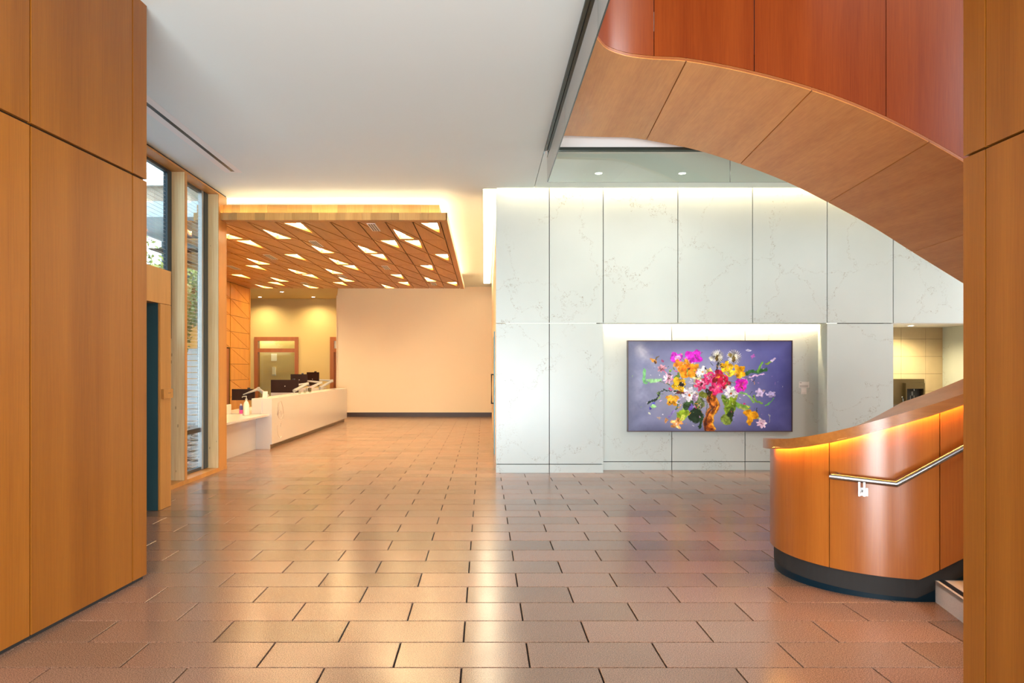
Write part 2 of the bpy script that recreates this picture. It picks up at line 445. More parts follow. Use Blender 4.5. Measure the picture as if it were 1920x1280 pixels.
# ---------------------------------------------------------------- quartz wall with the picture recess and the fountain niche
MY = 11.83
NX0, NX1, NY, TZ = 6.56, 8.06, 12.97, 2.396
RXa, RXb, RYb = 1.908, 5.50, 12.15
mw = struct(boxes('wall_back', [(0.20, RXa - .02, MY + .03, MY + .5, 0, TZ), (RXb + .02, NX0 - .02, MY + .03, MY + .5, 0, TZ), (NX1 + .02, 10.4, MY + .03, MY + .5, 0, TZ),
                                (0.20, 10.4, MY + .03, RYb - .06, TZ + .02, CZ + .3), (0.20, 10.4, RYb - .06, MY + .5, TZ + .16, CZ + .3), (RXa - .02, RXb + .02, RYb + .03, MY + .6, 0, TZ + .16)], 'dark'),
            'white veined quartz panel wall at the back', 'wall')
J = 0.006
BZ = 0.137
ux = [0.188, 1.044, 1.908, 3.105, 4.303, 5.50, 6.56, 7.76, 8.96, 10.16]


def mpanel(x0, x1, y, z0, z1):
    box('stone_panel', x0 + J, x1 - J, y, y + .028, z0 + J, z1 - J, 'marble', mw)


for a, b in zip(ux[:-1], ux[1:]): mpanel(a if a > .2 else a - J, b, MY, TZ, CZ + .28)
for a, b in ((0.188 - J, 1.044), (1.044, 1.908 + J), (5.50 - J, 6.56 + J), (NX1, 9.0), (9.0, 10.16)):
    mpanel(a, b, MY, BZ, TZ); mpanel(a, b, MY, -J, BZ)
for a, b in ((RXa - J, 3.09), (3.09, 4.296), (4.296, RXb + J)):
    mpanel(a, b, RYb, BZ, TZ + .155); mpanel(a, b, RYb, -J, BZ)
for x0, x1 in ((RXa - .02, RXa), (RXb, RXb + .02)):
    box('recess_reveal', x0, x1, MY + .029, RYb + .03, 0, TZ, 'marble', mw)
box('recess_head', RXa, RXb, MY + .029, RYb - 0.06, TZ + .001, TZ + .019, 'marble', mw)
# niche
box('niche_back', NX0 - .3, NX1 + .03, NY + .022, NY + .12, 0, TZ + .1, 'grout', mw)
box('niche_side', NX1, NX1 + .019, MY + .029, NY + .02, 0, TZ, 'marble', mw)
box('niche_side', NX0 - .019, NX0, MY + .029, NY + .02, 0, TZ, 'marble', mw)
box('niche_ceiling', NX0, NX1, MY + .029, NY + .02, TZ, TZ + .018, 'white', mw)
tx = [NX0, 6.72, 7.33, 7.76, NX1]; tz = [0, 0.36, 0.665, 0.97, 1.275, 1.58, 1.885, 2.19, TZ]
for a, b in zip(tx[:-1], tx[1:]):
    for c, d in zip(tz[:-1], tz[1:]):
        box('wall_tile', a + .002, b - .002, NY, NY + .02, c + .002, d - .002, 'beige_tile', mw)
# side of the stone block running back to the far wall
sw = struct(mk('wall_side', [(0.20, MY + .031, 0), (0.34, MY + .031, 0), (0.44, 25.8, 0), (0.262, 25.8, 0),
                             (0.20, MY + .031, CZ), (0.34, MY + .031, CZ), (0.44, 25.8, CZ), (0.262, 25.8, CZ)], BF, 'peach'),
            'cream side wall of the stone block running back', 'wall')
d2 = struct(thing('door_2', 'tall narrow door with a pull handle on the side wall beyond the stone', 'door', (0.2, 15.0, 0)))
box('door_leaf', 0.195, 0.22, 14.5, 15.7, 0.02, 2.33, 'bronze', d2)
box('door_frame', 0.19, 0.225, 14.42, 14.5, 0, 2.4, 'dark_steel', d2)
tube('pull_handle', [(0.2, 15.4, 0.95), (0.15, 15.4, 0.95), (0.15, 15.4, 1.55), (0.2, 15.4, 1.55)], 0.013, 'black', d2, 8)

# ---------------------------------------------------------------- far walls of the lobby
struct(box('wall_far', -5.15, 0.45, 25.8, 26.0, 0.149, CZ, 'peach'), 'plain cream painted wall at the far end of the lobby', 'wall')
struct(box('baseboard_far', -5.15, 0.45, 25.77, 26.0, 0, 0.149, 'brown_base'), 'dark brown baseboard along the far cream wall', 'baseboard')
box('far_wall_return', -5.17, -5.15, 25.77, 27.0, 0, CZ, 'peach', bpy.data.objects['wall_far'])
OZ = 4.237
ow = struct(boxes('wall_office', [(-9.6, -8.40, 27.0, 27.2, 0, OZ), (-8.40, -6.81, 27.0, 27.2, 2.83, OZ), (-6.81, -5.63, 27.0, 27.2, 0, OZ), (-5.63, -5.0, 27.0, 27.2, 2.83, OZ)], 'olive'),
            'ochre painted wall behind the reception desk', 'wall')
prism('office_ceiling', [(-9.6, 22.5), (-4.45, 22.5), (-5.14, 25.76), (-5.17, 25.76), (-5.17, 27.2), (-9.6, 27.2)], OZ, OZ + .1, 'olive', ow)
box('office_side', -9.7, -9.6, 22.4, 30.5, 0, OZ, 'olive', ow)
box('room_back', -9.6, -4.8, 30.3, 30.5, 0, 3.3, 'olive', ow)
box('room_ceiling', -9.6, -4.8, 27.2, 30.5, 3.3, 3.4, 'white', ow)
box('room_side', -6.3, -6.2, 27.2, 30.3, 0, 3.3, 'olive', ow)
# glazed office screen with transom
w3 = struct(thing('window_3', 'red-brown framed office window with a lit transom', 'window', (-7.6, 27.0, 0)))
for n_, b_ in (('jamb', (-8.41, -8.28)), ('jamb', (-6.93, -6.80))):
    box(n_, b_[0], b_[1], 26.95, 27.2, 0, 2.84, 'wood_frame', w3)
for z0, z1 in ((2.70, 2.84), (2.28, 2.42), (0, 0.12)):
    box('rail', -8.28, -6.93, 26.96, 27.19, z0, z1, 'wood_frame', w3)
box('pane', -8.28, -6.93, 27.06, 27.07, 2.42, 2.70, 'glass', w3)
box('pane', -8.28, -6.93, 27.06, 27.07, 0.12, 2.28, 'glass', w3)
d3 = struct(thing('door_3', 'red-brown door with a transom light beside the cream wall', 'door', (-5.4, 27.0, 0)))
box('jamb', -5.64, -5.50, 26.95, 27.2, 0, 2.84, 'wood_frame', d3)
for z0, z1 in ((2.70, 2.84), (2.28, 2.42)): box('rail', -5.50, -5.0, 26.96, 27.19, z0, z1, 'wood_frame', d3)
box('door_leaf', -5.50, -5.0, 27.03, 27.08, 0, 2.28, 'wood_frame', d3)
box('pane', -5.50, -5.0, 27.06, 27.07, 2.42, 2.70, 'frit', d3)

# ---------------------------------------------------------------- wood wall beside the desk, in triangles like the ceiling above it
MODW, MODD = 0.457, 1.677
WX = -7.11
wd = struct(box('wall_lobby', WX - .2, WX - .03, 18.8, 22.33, 0, CZ, 'dark'), 'golden wood wall of triangular panels beside the desk', 'wall')
zt = 4.095


def tri_prism_x(name, pts, x0, x1, mat, parent):
    V = [(x0, y, z) for y, z in pts] + [(x1, y, z) for y, z in pts]
    return mk(name, V, [(0, 1, 2), (5, 4, 3), (0, 3, 4, 1), (1, 4, 5, 2), (2, 5, 3, 0)], mat, parent)


def shrink(pts, d):
    c = np.mean(np.array(pts), 0); return [tuple(c + (np.array(p) - c) * (1 - d)) for p in pts]


for i in range(9):
    za, zb = zt - (i + 1) * MODW, zt - i * MODW
    if za < 0: za = 0.01
    for ya, yb in ((22.33 - MODD, 22.33), (22.33 - 2 * MODD - .15, 22.33 - MODD)):
        if yb < 21 and zb < 2.4: continue
        tri_prism_x('wood_triangle', shrink([(ya, za), (yb, za), (ya, zb)], .035), WX - .028, WX, 'wood_slope', wd)
        tri_prism_x('wood_triangle', shrink([(yb, za), (yb, zb), (ya, zb)], .035), WX - .028, WX, 'wood_slope', wd)
box('end_post', WX - .2, WX + .005, 22.331, 22.42, 0, CZ, 'wood_slope', wd)
d4 = struct(box('door_4', WX - .029, WX - .005, 19.2, 20.55, 0, 2.235, 'wood_frame'), 'dark brown door in the golden wood wall', 'door')
wg = struct(mk('wall_entry', [(-4.62, 12.42, 0), (-7.15, 18.8, 0), (-7.28, 18.75, 0), (-4.74, 12.40, 0)] + [(-4.62, 12.42, 4.08), (-7.15, 18.8, 4.08), (-7.28, 18.75, 4.08), (-4.74, 12.40, 4.08)],
               BF, 'white'), 'white angled wall behind the window bay', 'wall')

# ---------------------------------------------------------------- timber window wall on the left
IX, GX = -4.31, -4.53
w1 = struct(thing('window_1', 'window bay above the wood portal with a blue-black mullion', 'window', (GX, 8.3, 2.5)))
box('pane', GX - .012, GX, 6.0, 10.48, 2.1, 4.48, 'glass', w1)
box('mullion', GX - .03, GX + .03, 10.48, 10.615, 2.1, 4.5, 'frame_blue', w1)
box('head_bar', GX - .03, GX + .03, 6.0, 10.48, 4.46, 4.5, 'frame_blue', w1)
box('lower_wall', GX - .03, GX + .01, 5.9, 10.6, 0, 2.1, 'dark', w1)
V, F = [], []
w2 = struct(thing('window_2', 'narrow tall window between two pale timber posts', 'window', (GX, 11.3, 0)))
box('pane', GX - .012, GX, 10.70, 11.74, 0.10, 4.48, 'glass', w2)
box('frame', GX - .03, GX + .05, 11.80, 11.965, 0.07, 4.5, 'frame_blue', w2)
box('frame', GX - .02, GX + .04, 11.73, 11.80, 0.07, 4.5, 'alu', w2)
box('head_bar', GX - .03, GX + .03, 10.7, 11.73, 4.46, 4.5, 'frame_blue', w2)
box('sill_bar', GX - .03, GX + .03, 10.7, 11.73, 0.07, 0.11, 'frame_blue', w2)
box('muntin', GX - .03, GX + .02, 10.7, 11.73, 0.66, 0.73, 'black', w2)
tag(boxes('frit_lines', [(GX + .0005, GX + .0015, 6.0, 10.48, z, z + .0035) for z in np.arange(2.2, 4.45, .055)], 'frit', w1), 'thin white lines printed on the glass', kind='stuff')
tag(boxes('frit_lines', [(GX + .0005, GX + .0015, 10.70, 11.73, z, z + .0035) for z in np.arange(0.13, 4.45, .055)], 'frit', w2), 'thin white lines printed on the glass', kind='stuff')
for nm, ya, yb, lab in (('trim_1', 10.62, 10.70, 'pale knotty timber post between the two window panes'), ('trim_2', 11.97, 12.34, 'pale timber post ending the window wall near the desk')):
    t = struct(box(nm, GX - .02, IX - .006, ya, yb, 0.06, 4.5, 'timber'), lab, 'post')
    box('edge_strip', IX - .005, IX, ya - .002, yb + .002, 0.06, 4.5, 'wood_trim', t)
t3 = struct(thing('trim_3', 'wood head beam along the top of the window wall', 'trim', ((IX + GX) / 2, 9.2, 4.5)))
box('beam', GX - .02, IX, 5.9, 12.345, 4.50, 4.525, 'wood_trim', t3)
box('shadow_gap', GX, IX - .012, 5.9, 12.345, 4.525, CZ - .001, 'dark', t3)
t4 = struct(thing('trim_4', 'low wood sill along the bottom of the window wall', 'trim', ((IX + GX) / 2, 10.7, 0)))
box('sill', GX - .02, IX, 8.98, 12.36, 0, 0.06, 'wood_trim', t4)

# wood portal with the dark steel opening
d1 = struct(thing('door_1', 'wood clad doorway with a dark steel jamb left of the window', 'door', (-4.0, 8.0, 0)))
PX = -3.81
box('jamb_panel', -4.5, PX, 8.675, 8.97, 0.004, 2.432, 'wood_trim', d1)
box('head_panel', -4.5, PX, 5.9, 8.97, 2.437, 2.847, 'wood_trim', d1)
box('steel_jamb', -5.3, PX - .021, 8.655, 8.674, 0.002, 2.436, 'dark_steel', d1)
box('jamb_edge', PX - .02, PX - .004, 8.66, 8.674, 0.004, 2.432, 'wood_trim', d1)
box('back_leaf', -4.5, -4.46, 5.9, 8.654, 0.002, 2.436, 'dark_steel', d1)

# ================================================================ THINGS
# ---------------------------------------------------------------- curved stair
stair = thing('curved_staircase', 'curved wood-clad staircase with a lit guard wall sweeping overhead', 'staircase', (3.6, 6.0, 0))
CC = (3.15, 6.0); R0 = 0.77; SY = CC[1] - R0      # guard end: arc about CC, then straight along +X
TX, TC = 5.8, 6.015                                # half turn starts at TX about (TX, TC)


def gpos(s, off=0.0):
    """point on the stair face of the inner guard wall; off is the distance out from it"""
    if s < 0:
        th = 1.5 * PI + s / R0; return CC[0] + (R0 + off) * math.cos(th), CC[1] + (R0 + off) * math.sin(th)
    if s <= TX - CC[0]: return CC[0] + s, SY - off
    th = -PI / 2 + (s - (TX - CC[0])) / 0.785
    return TX + (0.785 + off) * math.cos(th), TC + (0.785 + off) * math.sin(th)


STURN = TX - CC[0]; SEND = STURN + PI * 0.785
CAPZ = ([-1.75, -1.377, -1.18, -.943, -.779, -.636, -.482, -.417, -.227, -.099, .049, .213, .6, STURN, SEND], [.972, 1.000, 1.016, 1.044, 1.078, 1.115, 1.164, 1.189, 1.258, 1.304, 1.352, 1.409, 1.57, 2.50, 4.10])
WBZ = ([-1.75, -1.2, -.066, 0, .08, .246, STURN, SEND], [.203, .203, .167, .196, .236, .318, 1.45, 3.0])
capz = lambda s: float(np.interp(s, *CAPZ)); wbz = lambda s: float(np.interp(s, *WBZ))
GT = 0.30


def gsec(s, o0, o1, z0, z1):
    a, b = gpos(s, o0), gpos(s, o1)
    return [(*a, z0), (*a, z1), (*b, z1), (*b, z0)]


def srange(a, b, step=0.06):
    n = max(2, int(math.ceil((b - a) / step)) + 1)
    xs = set(np.linspace(a, b, n).tolist())
    for k_ in (-.066, 0.0, STURN):
        if a < k_ < b: xs.add(k_)
    return sorted(xs)


gs = [-1.72, -.657, .08, 1.15, 2.2, STURN + .4, STURN + 1.4, SEND]
for a, b in zip(gs[:-1], gs[1:]):
    g = .0035
    p = sweep('guard_panel', [gsec(s, 0, -.02, wbz(s), capz(s) + .012) for s in srange(a + g, b - g)], 'wood_stair', stair, True)
sweep('guard_core', [gsec(s, -.03, -GT + .02, max(0, wbz(s) - .14), capz(s)) for s in srange(-1.70, SEND)], 'dark', stair)
sweep('guard_back', [gsec(s, -GT + .02, -GT, max(0, wbz(s) - .16), capz(s)) for s in srange(-1.72, SEND)], 'wood_stair', stair, True)
sweep('plinth', [gsec(s, -.034, -GT + .03, max(0, wbz(s) - .42) if s > .3 else 0.0, wbz(s) + .03) for s in srange(-1.69, STURN)], 'plinth', stair, True)
x_, y_ = gpos(-1.72)
sweep('guard_end', [gsec(s, 0, -GT, 0.16, capz(s)) for s in (-1.745, -1.722)], 'wood_stair', stair)
sweep('guard_cap', [gsec(s, .055, -GT - .02, capz(s) + .014, capz(s) + .079) for s in srange(-1.78, SEND, .04)], 'wood_cap', stair, True)
sweep('cap_lip', [gsec(s, .055, .044, capz(s), capz(s) + .0138) for s in srange(-1.78, SEND, .04)], 'wood_cap', stair, False)
sweep('cap_light', [gsec(s, .034, .018, capz(s) + .009, capz(s) + .0135) for s in srange(-1.24, SEND)], 'led_cap', stair)

# soffit and well-side stringer of the upper flight; rows: well edge X, Y, far edge X, Y, Z
ST = [(-1.0, 0.885, 5.55, 0.885, 9.25, 4.575), (-0.35, 0.90, 6.10, 0.90, 9.23, 4.575), (0.0, 0.966, 6.434, 1.0, 9.20, 4.572), (.12, 1.016, 6.533, 1.16, 9.20, 4.567), (.27, 1.096, 6.664, 1.33, 9.20, 4.560), (.40, 1.20, 6.755, 1.50, 9.20, 4.556),
      (.55, 1.36, 6.835, 1.66, 9.195, 4.552), (.75, 1.580, 6.872, 1.80, 9.19, 4.545), (1.0, 1.869, 6.83, 2.015, 9.166, 4.508), (1.5, 2.380, 6.69, 2.572, 9.02, 4.345), (2.0, 2.908, 6.55, 3.085, 8.887, 4.131),
      (2.5, 3.425, 6.51, 3.605, 8.84, 3.912), (3.0, 3.914, 6.49, 4.110, 8.82, 3.655), (3.5, 4.40, 6.495, 4.635, 8.83, 3.372), (4.0, 4.89, 6.50, 5.138, 8.85, 3.066), (4.9, 5.8, 6.50, 5.95, 8.84, 2.56)]
ST = np.array(ST)
# smooth table: Catmull-Rom through the rows
def stv(s):
    S = ST[:, 0]; i = int(np.clip(np.searchsorted(S, s) - 1, 0, len(S) - 2))
    t = (s - S[i]) / (S[i + 1] - S[i])
    def tan(j):
        a, b = max(0, j - 1), min(len(S) - 1, j + 1); return (ST[b, 1:] - ST[a, 1:]) / (S[b] - S[a])
    h = S[i + 1] - S[i]; p0, p1, m0, m1 = ST[i, 1:], ST[i + 1, 1:], tan(i) * h, tan(i + 1) * h
    return (2 * t**3 - 3 * t**2 + 1) * p0 + (t**3 - 2 * t**2 + t) * m0 + (-2 * t**3 + 3 * t**2) * p1 + (t**3 - t**2) * m1


def ssec(s, th=.03, dz=0.0, inset=0.0):
    a = stv(s).copy(); f_, b_ = a[0:2].copy(), a[2:4].copy()
    if inset: a[0:2] = f_ + (b_ - f_) * inset
    return [(a[0], a[1], a[4] + dz), (a[2], a[3], a[4] + dz), (a[2], a[3], a[4] + th + dz), (a[0], a[1], a[4] + th + dz)]


def wsec(s, o0, o1, z0, z1):
    """upright section on the well edge, offset towards the far side"""
    a = stv(s); b = stv(min(4.9, s + .02)); c = stv(max(-1, s - .02))
    t = np.array([b[0] - c[0], b[1] - c[1]]); t /= np.linalg.norm(t); n = np.array([-t[1], t[0]])
    p, q = a[:2] + n * o0, a[:2] + n * o1
    p[0], q[0] = max(p[0], .882), max(q[0], .884)
    return [(p[0], p[1], a[4] + z0), (p[0], p[1], a[4] + z1), (q[0], q[1], a[4] + z1), (q[0], q[1], a[4] + z0)]


for a, b in zip([-1.0, -.30, 1.0, 2.0, 3.0, 4.0], [-.30, 1.0, 2.0, 3.0, 4.0, 4.9]):
    sweep('soffit_panel', [ssec(s) for s in np.linspace(a + .005, b - .005, 22)], 'wood_soffit', stair, False)
sweep('soffit_core', [ssec(s, .26, .035, .04) for s in np.linspace(-1, 4.9, 60)], 'dark', stair)
sweep('soffit_edge', [wsec(s, -.002, .03, .006, .028) for s in np.linspace(-1, 4.9, 90)], 'wood_frame', stair, True)
for a, b in zip([-1.0, 0.752, 1.56, 2.62, 3.75], [0.752, 1.56, 2.62, 3.75, 4.9]):
    g = .003
    sweep('stringer_panel', [wsec(s, .004, .03, .036, 1.62) for s in np.linspace(a + g, b - g, 22)], 'wood_string', stair, True)
sweep('stringer_core', [wsec(s, .032, .27, .20, 1.60) for s in np.linspace(-1, 4.9, 60)], 'dark', stair)
sweep('guard_cap', [wsec(s, -.03, .32, 1.62, 1.70) for s in np.linspace(-1, 4.9, 70)], 'wood_cap', stair, True)


def outer(s):
    a = stv(s); return a[2], a[3], a[4]


sweep('outer_guard', [[(x, y - .03, z + .03), (x, y - .03, z + 1.5), (x, y - .2, z + 1.5), (x, y - .2, z + .03)] for x, y, z in (outer(s) for s in np.linspace(.3, 4.9, 40))], 'wood_stair', stair, True)
# half turn: soffit and outer guard
secs, og = [], []
for i in range(25):
    th = PI / 2 - PI * i / 24; z = 2.56 - (2.56 - 0.98) * i / 24
    c, s_ = math.cos(th), math.sin(th)
    def q(r, zz): return (TX + r * c, TC + r * s_, zz)
    secs.append([q(.485, z), q(2.825, z), q(2.825, z + .25), q(.485, z + .25)])
    og.append([q(2.825, z + .02), q(2.825, z + 1.5), q(2.65, z + 1.5), q(2.65, z + .02)])
sweep('turn_soffit', secs, 'wood_soffit', stair, False)
sweep('outer_guard', og, 'wood_stair', stair, True)
sweep('outer_guard', [[(x, 3.19, max(0, z)), (x, 3.19, z + 1.5), (x, 3.365, z + 1.5), (x, 3.365, max(0, z))] for x, z in ((TX, 0.98), (5.0, .55), (4.2, .11), (3.4, -.33))], 'wood_stair', stair)
# steps
RISE = 0.155; RUN = 0.284
for i in range(9):
    x = 3.217 + i * RUN; sk = 0.194 * (1 - i / 9); sk2 = 0.194 * (1 - (i + 1) / 9)
    xa, xb = x - sk * (SY - 3.37), x
    x2, x2a = x + RUN, x + RUN - sk2 * (SY - 3.37)
    z0, z1 = i * RISE, (i + 1) * RISE
    yb = SY + .03
    P = [(xa, 3.37), (xb, yb), (xb + .03, yb), (xa + .03, 3.37)]
    prism('riser', P, max(0, z0 - .0), z1 - .001, 'terrazzo', stair)
    prism('tread', [(xa, 3.37), (xb, yb), (x2 + .02, yb), (x2a + .02, 3.37)], z1 - .03, z1, 'tread', stair)
    prism('nosing_strip', [(xa + .022, 3.37), (xb + .022, yb), (xb + .066, yb), (xa + .066, 3.37)], z1 - .002, z1 + .0015, 'black', stair)
for i in range(10):
    t0, t1 = -PI / 2 + PI * i / 10, -PI / 2 + PI * (i + 1) / 10; z1 = 1.40 + (i + 1) * .161
    prism('tread', [(TX + r * math.cos(t), TC + r * math.sin(t)) for r, t in ((.785, t0), (2.65, t0), (2.65, (t0 + t1) / 2), (2.65, t1), (.785, t1))], z1 - .16, z1, 'tread', stair)
for i in range(12):
    x = TX - i * .3; z1 = 3.01 + (i + 1) * .162
    box('tread', x - .3, x, 6.8, 8.6, z1 - .16, z1, 'tread', stair)
box('landing', OX + .1, TX - 3.6, 6.9, 9.3, 4.82, 5.0, 'tread', stair)
# steel handrail on the guard
rail_pts = [(2.615, 5.475, .880), (2.540, 5.375, .878), (2.885, 5.163, .856), (3.324, 5.125, 1.112), (5.6, 5.125, 2.37)]
hr = tube('handrail', rail_pts, .0215, 'steel', stair, 14)


def bracket(x, y, zr):
    d = Vector((x - CC[0], y - CC[1], 0)); on_arc = x < CC[0]
    d = d.normalized() if on_arc else Vector((0, -1, 0)); t = Vector((-d.y, d.x, 0))
    wpt = Vector((CC[0], CC[1], 0)) + d * R0 if on_arc else Vector((x, SY, 0))
    def obox(name, o0, o1, t0, t1, z0, z1):
        V = [wpt + d * o + t * tt + Vector((0, 0, z)) for z in (z0, z1) for o, tt in ((o0, t0), (o1, t0), (o1, t1), (o0, t1))]
        return mk(name, V, BF, 'steel', hr)
    obox('bracket_plate', 0.0, .006, -.03, .03, zr - .125, zr - .065)
    obox('bracket_arm', .006, .10, -.007, .007, zr - .105, zr - .085)
    obox('bracket_post', .088, .104, -.026, -.012, zr - .115, zr - .012)
    obox('bracket_post', .088, .104, .006, .020, zr - .115, zr - .012)


bracket(2.745, 5.34, .868); bracket(3.43, 5.15, 1.17); bracket(4.6, 5.15, 1.80)

# ---------------------------------------------------------------- glass smoke baffles round the stair opening
bz0 = 4.118


def pane(name, x0, x1, y0, y1, z0, z1, parent):
    o = box(name, x0, x1, y0, y1, z0, z1, ['baffle', 'glass_edge'], parent)
    idx = []
    big = 0 if (x1 - x0) < (y1 - y0) else 1
    for p in o.data.polygons: idx.append(0 if abs(p.normal[big]) > .9 else 1)
    o.data.polygons.foreach_set('material_index', idx); return o


bf = thing('glass_baffle', 'glass smoke baffle hanging along the left edge of the stair opening', 'glass baffle', (OX + .04, 5, bz0), 'glass baffles round the stair opening')
ys = [9.70, 7.56, 5.36, 3.16, 0.96]
for a, b in zip(ys[1:], ys[:-1]): pane('glass_pane', OX + .036, OX + .048, a + .004, b - .002, bz0, CZ + .02, bf)
for x in (OX + .001, OX + .054): box('channel_rail', x, x + .03, -2, OY + .045, CZ - .02, CZ + .03, 'channel', bf)
bb = thing('glass_baffle', 'glass smoke baffle hanging along the far edge of the stair opening', 'glass baffle', (4, OY + .05, bz0), 'glass baffles round the stair opening')
xs = [OX + .05, 3.236, 5.65, 8.06, 10.3]
for a, b in zip(xs[:-1], xs[1:]): pane('glass_pane', a + .002, b - .004, OY + .045, OY + .057, bz0, CZ + .02, bb)
for y in (OY + .01, OY + .062): box('channel_rail', OX + .085, 10.3, y, y + .028, CZ - .02, CZ + .02, 'channel', bb)

# ---------------------------------------------------------------- suspended wood ceiling of triangles
KZ = 4.10; KX = -0.729; KY = 12.226
cloud = thing('suspended_wood_ceiling', 'suspended golden wood ceiling of triangular panels over the lobby', 'ceiling panel', (-3.9, 17.2, KZ))
RL = {(0, 1), (0, 6), (1, -2), (1, 4), (1, 5), (2, -1), (2, 3), (2, 6), (3, -4), (3, 1), (3, 5), (4, -6), (4, -2), (4, 3), (5, -5), (5, -1), (5, 3), (5, 6)}
LL = {(0, 0), (0, 5), (0, -2), (1, 1), (1, 3), (2, 1), (2, -3), (3, -2), (3, 0), (4, -4), (4, 0), (4, 5), (5, -6), (5, -3), (5, 2)}
VT = {(0, 4), (1, 1), (2, -2), (3, 3), (3, -5), (4, 0), (5, -3), (5, 5)}


def cellp(r, c, u, v): return KX - (6 - c + 1) * MODW + u * MODW, KY + (r + v) * MODD


GU, GV = .022, .007
for r in range(6):
    for c in range(-7, 7):
        xl = cellp(r, c, 0, 0)[0]
        if xl < -.349 * (KY + (r + 1) * MODD) - .75: continue
        for kind in 'RL':
            O = [(0, 0), (1, 0), (1, 1)] if kind == 'R' else [(1, 1), (0, 1), (0, 0)]
            sg = 1 if kind == 'R' else -1
            O = [(O[0][0] + sg * .045, O[0][1] + sg * GV), (O[1][0] - sg * GU, O[1][1] + sg * GV), (O[2][0] - sg * GU, O[2][1] - sg * .042)]
            I = [(.29, .06), (.87, .06), (.87, .62)] if kind == 'R' else [(.71, .94), (.13, .94), (.13, .38)]
            lit = (r, c) in (RL if kind == 'R' else LL)
            o = [cellp(r, c, *p) for p in O]
            if not lit:
                V = [(x, y, KZ) for x, y in o] + [(x, y, KZ + .025) for x, y in o]
                mk('wood_triangle', V, [(0, 1, 2), (5, 4, 3), (0, 3, 4, 1), (1, 4, 5, 2), (2, 5, 3, 0)], 'wood_cloud', cloud)
            else:
                i_ = [cellp(r, c, *p) for p in I]
                V = [(x, y, KZ) for x, y in o] + [(x, y, KZ) for x, y in i_] + [(x, y, KZ + .09) for x, y in i_] + [(x, y, KZ + .025) for x, y in o]
                Fs = []
                for k in range(3):
                    k2 = (k + 1) % 3
                    Fs += [(k, k2, 3 + k2, 3 + k), (3 + k, 3 + k2, 6 + k2, 6 + k), (k, 9 + k, 9 + k2, k2)]
                Fs.append((6, 7, 8))
                t = mk('wood_triangle', V, Fs, 'wood_cloud', cloud)
                t['label'] = 'wood triangle cut out round a light'
                i2 = shrink(i_, .06)
                V = [(x, y, KZ + .070) for x, y in i2] + [(x, y, KZ + .088) for x, y in i2]
                mk('light_lens', V, [(0, 1, 2), (5, 4, 3), (0, 3, 4, 1), (1, 4, 5, 2), (2, 5, 3, 0)], 'led_lens', t)
        if (r, c) in VT:
            (xa, ya), (xb, yb) = cellp(r, c, .28, .07), cellp(r, c, .60, .47)
            vt = box('air_vent', xa, xb, ya, yb, KZ - .006, KZ + .001, 'white', cloud)
            wv = (xb - xa)
            for q_ in (.14, .42, .70): box('vent_slot', xa + wv * q_, xa + wv * (q_ + .16), ya + .03, yb - .03, KZ - .008, KZ - .0055, 'black', vt)
# edges: lower fascia boards, recessed upper tier, hidden cove light
box('soffit_border', -4.75, KX + .12, KY - .175, KY - .004, KZ, KZ + .03, 'wood_cloud', cloud)
box('soffit_border', KX + .006, KX + .12, KY, KY + 6 * MODD + .1, KZ, KZ + .03, 'wood_cloud', cloud)
box('deck', -4.75, KX + .10, KY - .16, KY + 2 * MODD, KZ + .101, KZ + .112, 'dark', cloud)
box('deck', -7.1, KX + .10, KY + 2 * MODD, KY + 6 * MODD + .1, KZ + .101, KZ + .112, 'dark', cloud)
x = KX + .122; k = 0
while x > -4.7:
    wd_ = .33 if k % 2 == 0 else .145
    wd_ *= random.uniform(.85, 1.15)
    x2 = max(-4.75, x - wd_)
    box('fascia_board', x2 + .001, x - .001, KY - .178, KY - .160, KZ - .004, KZ + .116, 'wood_fascia', cloud)
    if x2 < KX - .03: box('upper_board', x2 + .001, min(x, KX - .015) - .001, KY - .035, KY - .017, KZ + .113, KZ + .277, 'wood_fascia', cloud)
    x = x2; k += 1
box('side_fascia', KX + .105, KX + .122, KY - .178, KY + 6 * MODD + .1, KZ - .004, KZ + .116, 'wood_fascia', cloud)
box('upper_side', KX - .02, KX - .015, KY - .017, KY + 6 * MODD + .1, KZ + .113, KZ + .277, 'wood_fascia', cloud)
box('upper_deck', -4.75, KX - .02, KY - .017, KY + 6 * MODD + .1, KZ + .265, KZ + .277, 'white', cloud)
box('cove_light', -4.7, KX + .06, KY - .13, KY - .10, KZ + .113, KZ + .121, 'led_ledge', cloud)
box('cove_light', KX + .03, KX + .06, KY - .09, KY + 6 * MODD + .05, KZ + .113, KZ + .121, 'led_ledge', cloud)
box('cove_light', -4.7, KX - .12, KY + .42, KY + .45, KZ + .278, KZ + .286, 'led_cloud', cloud)
box('cove_light', KX - .14, KX - .11, KY + .46, KY + 6 * MODD + .05, KZ + .278, KZ + .286, 'led_cloud', cloud)
for xh, yh in ((-1.2, 13), (-1.2, 17.5), (-1.2, 22), (-4.2, 13), (-4.2, 17.5), (-5.5, 22)):
    tube('hanger_rod', [(xh, yh, KZ + .27), (xh, yh, CZ)], .006, 'alu', cloud, 6)

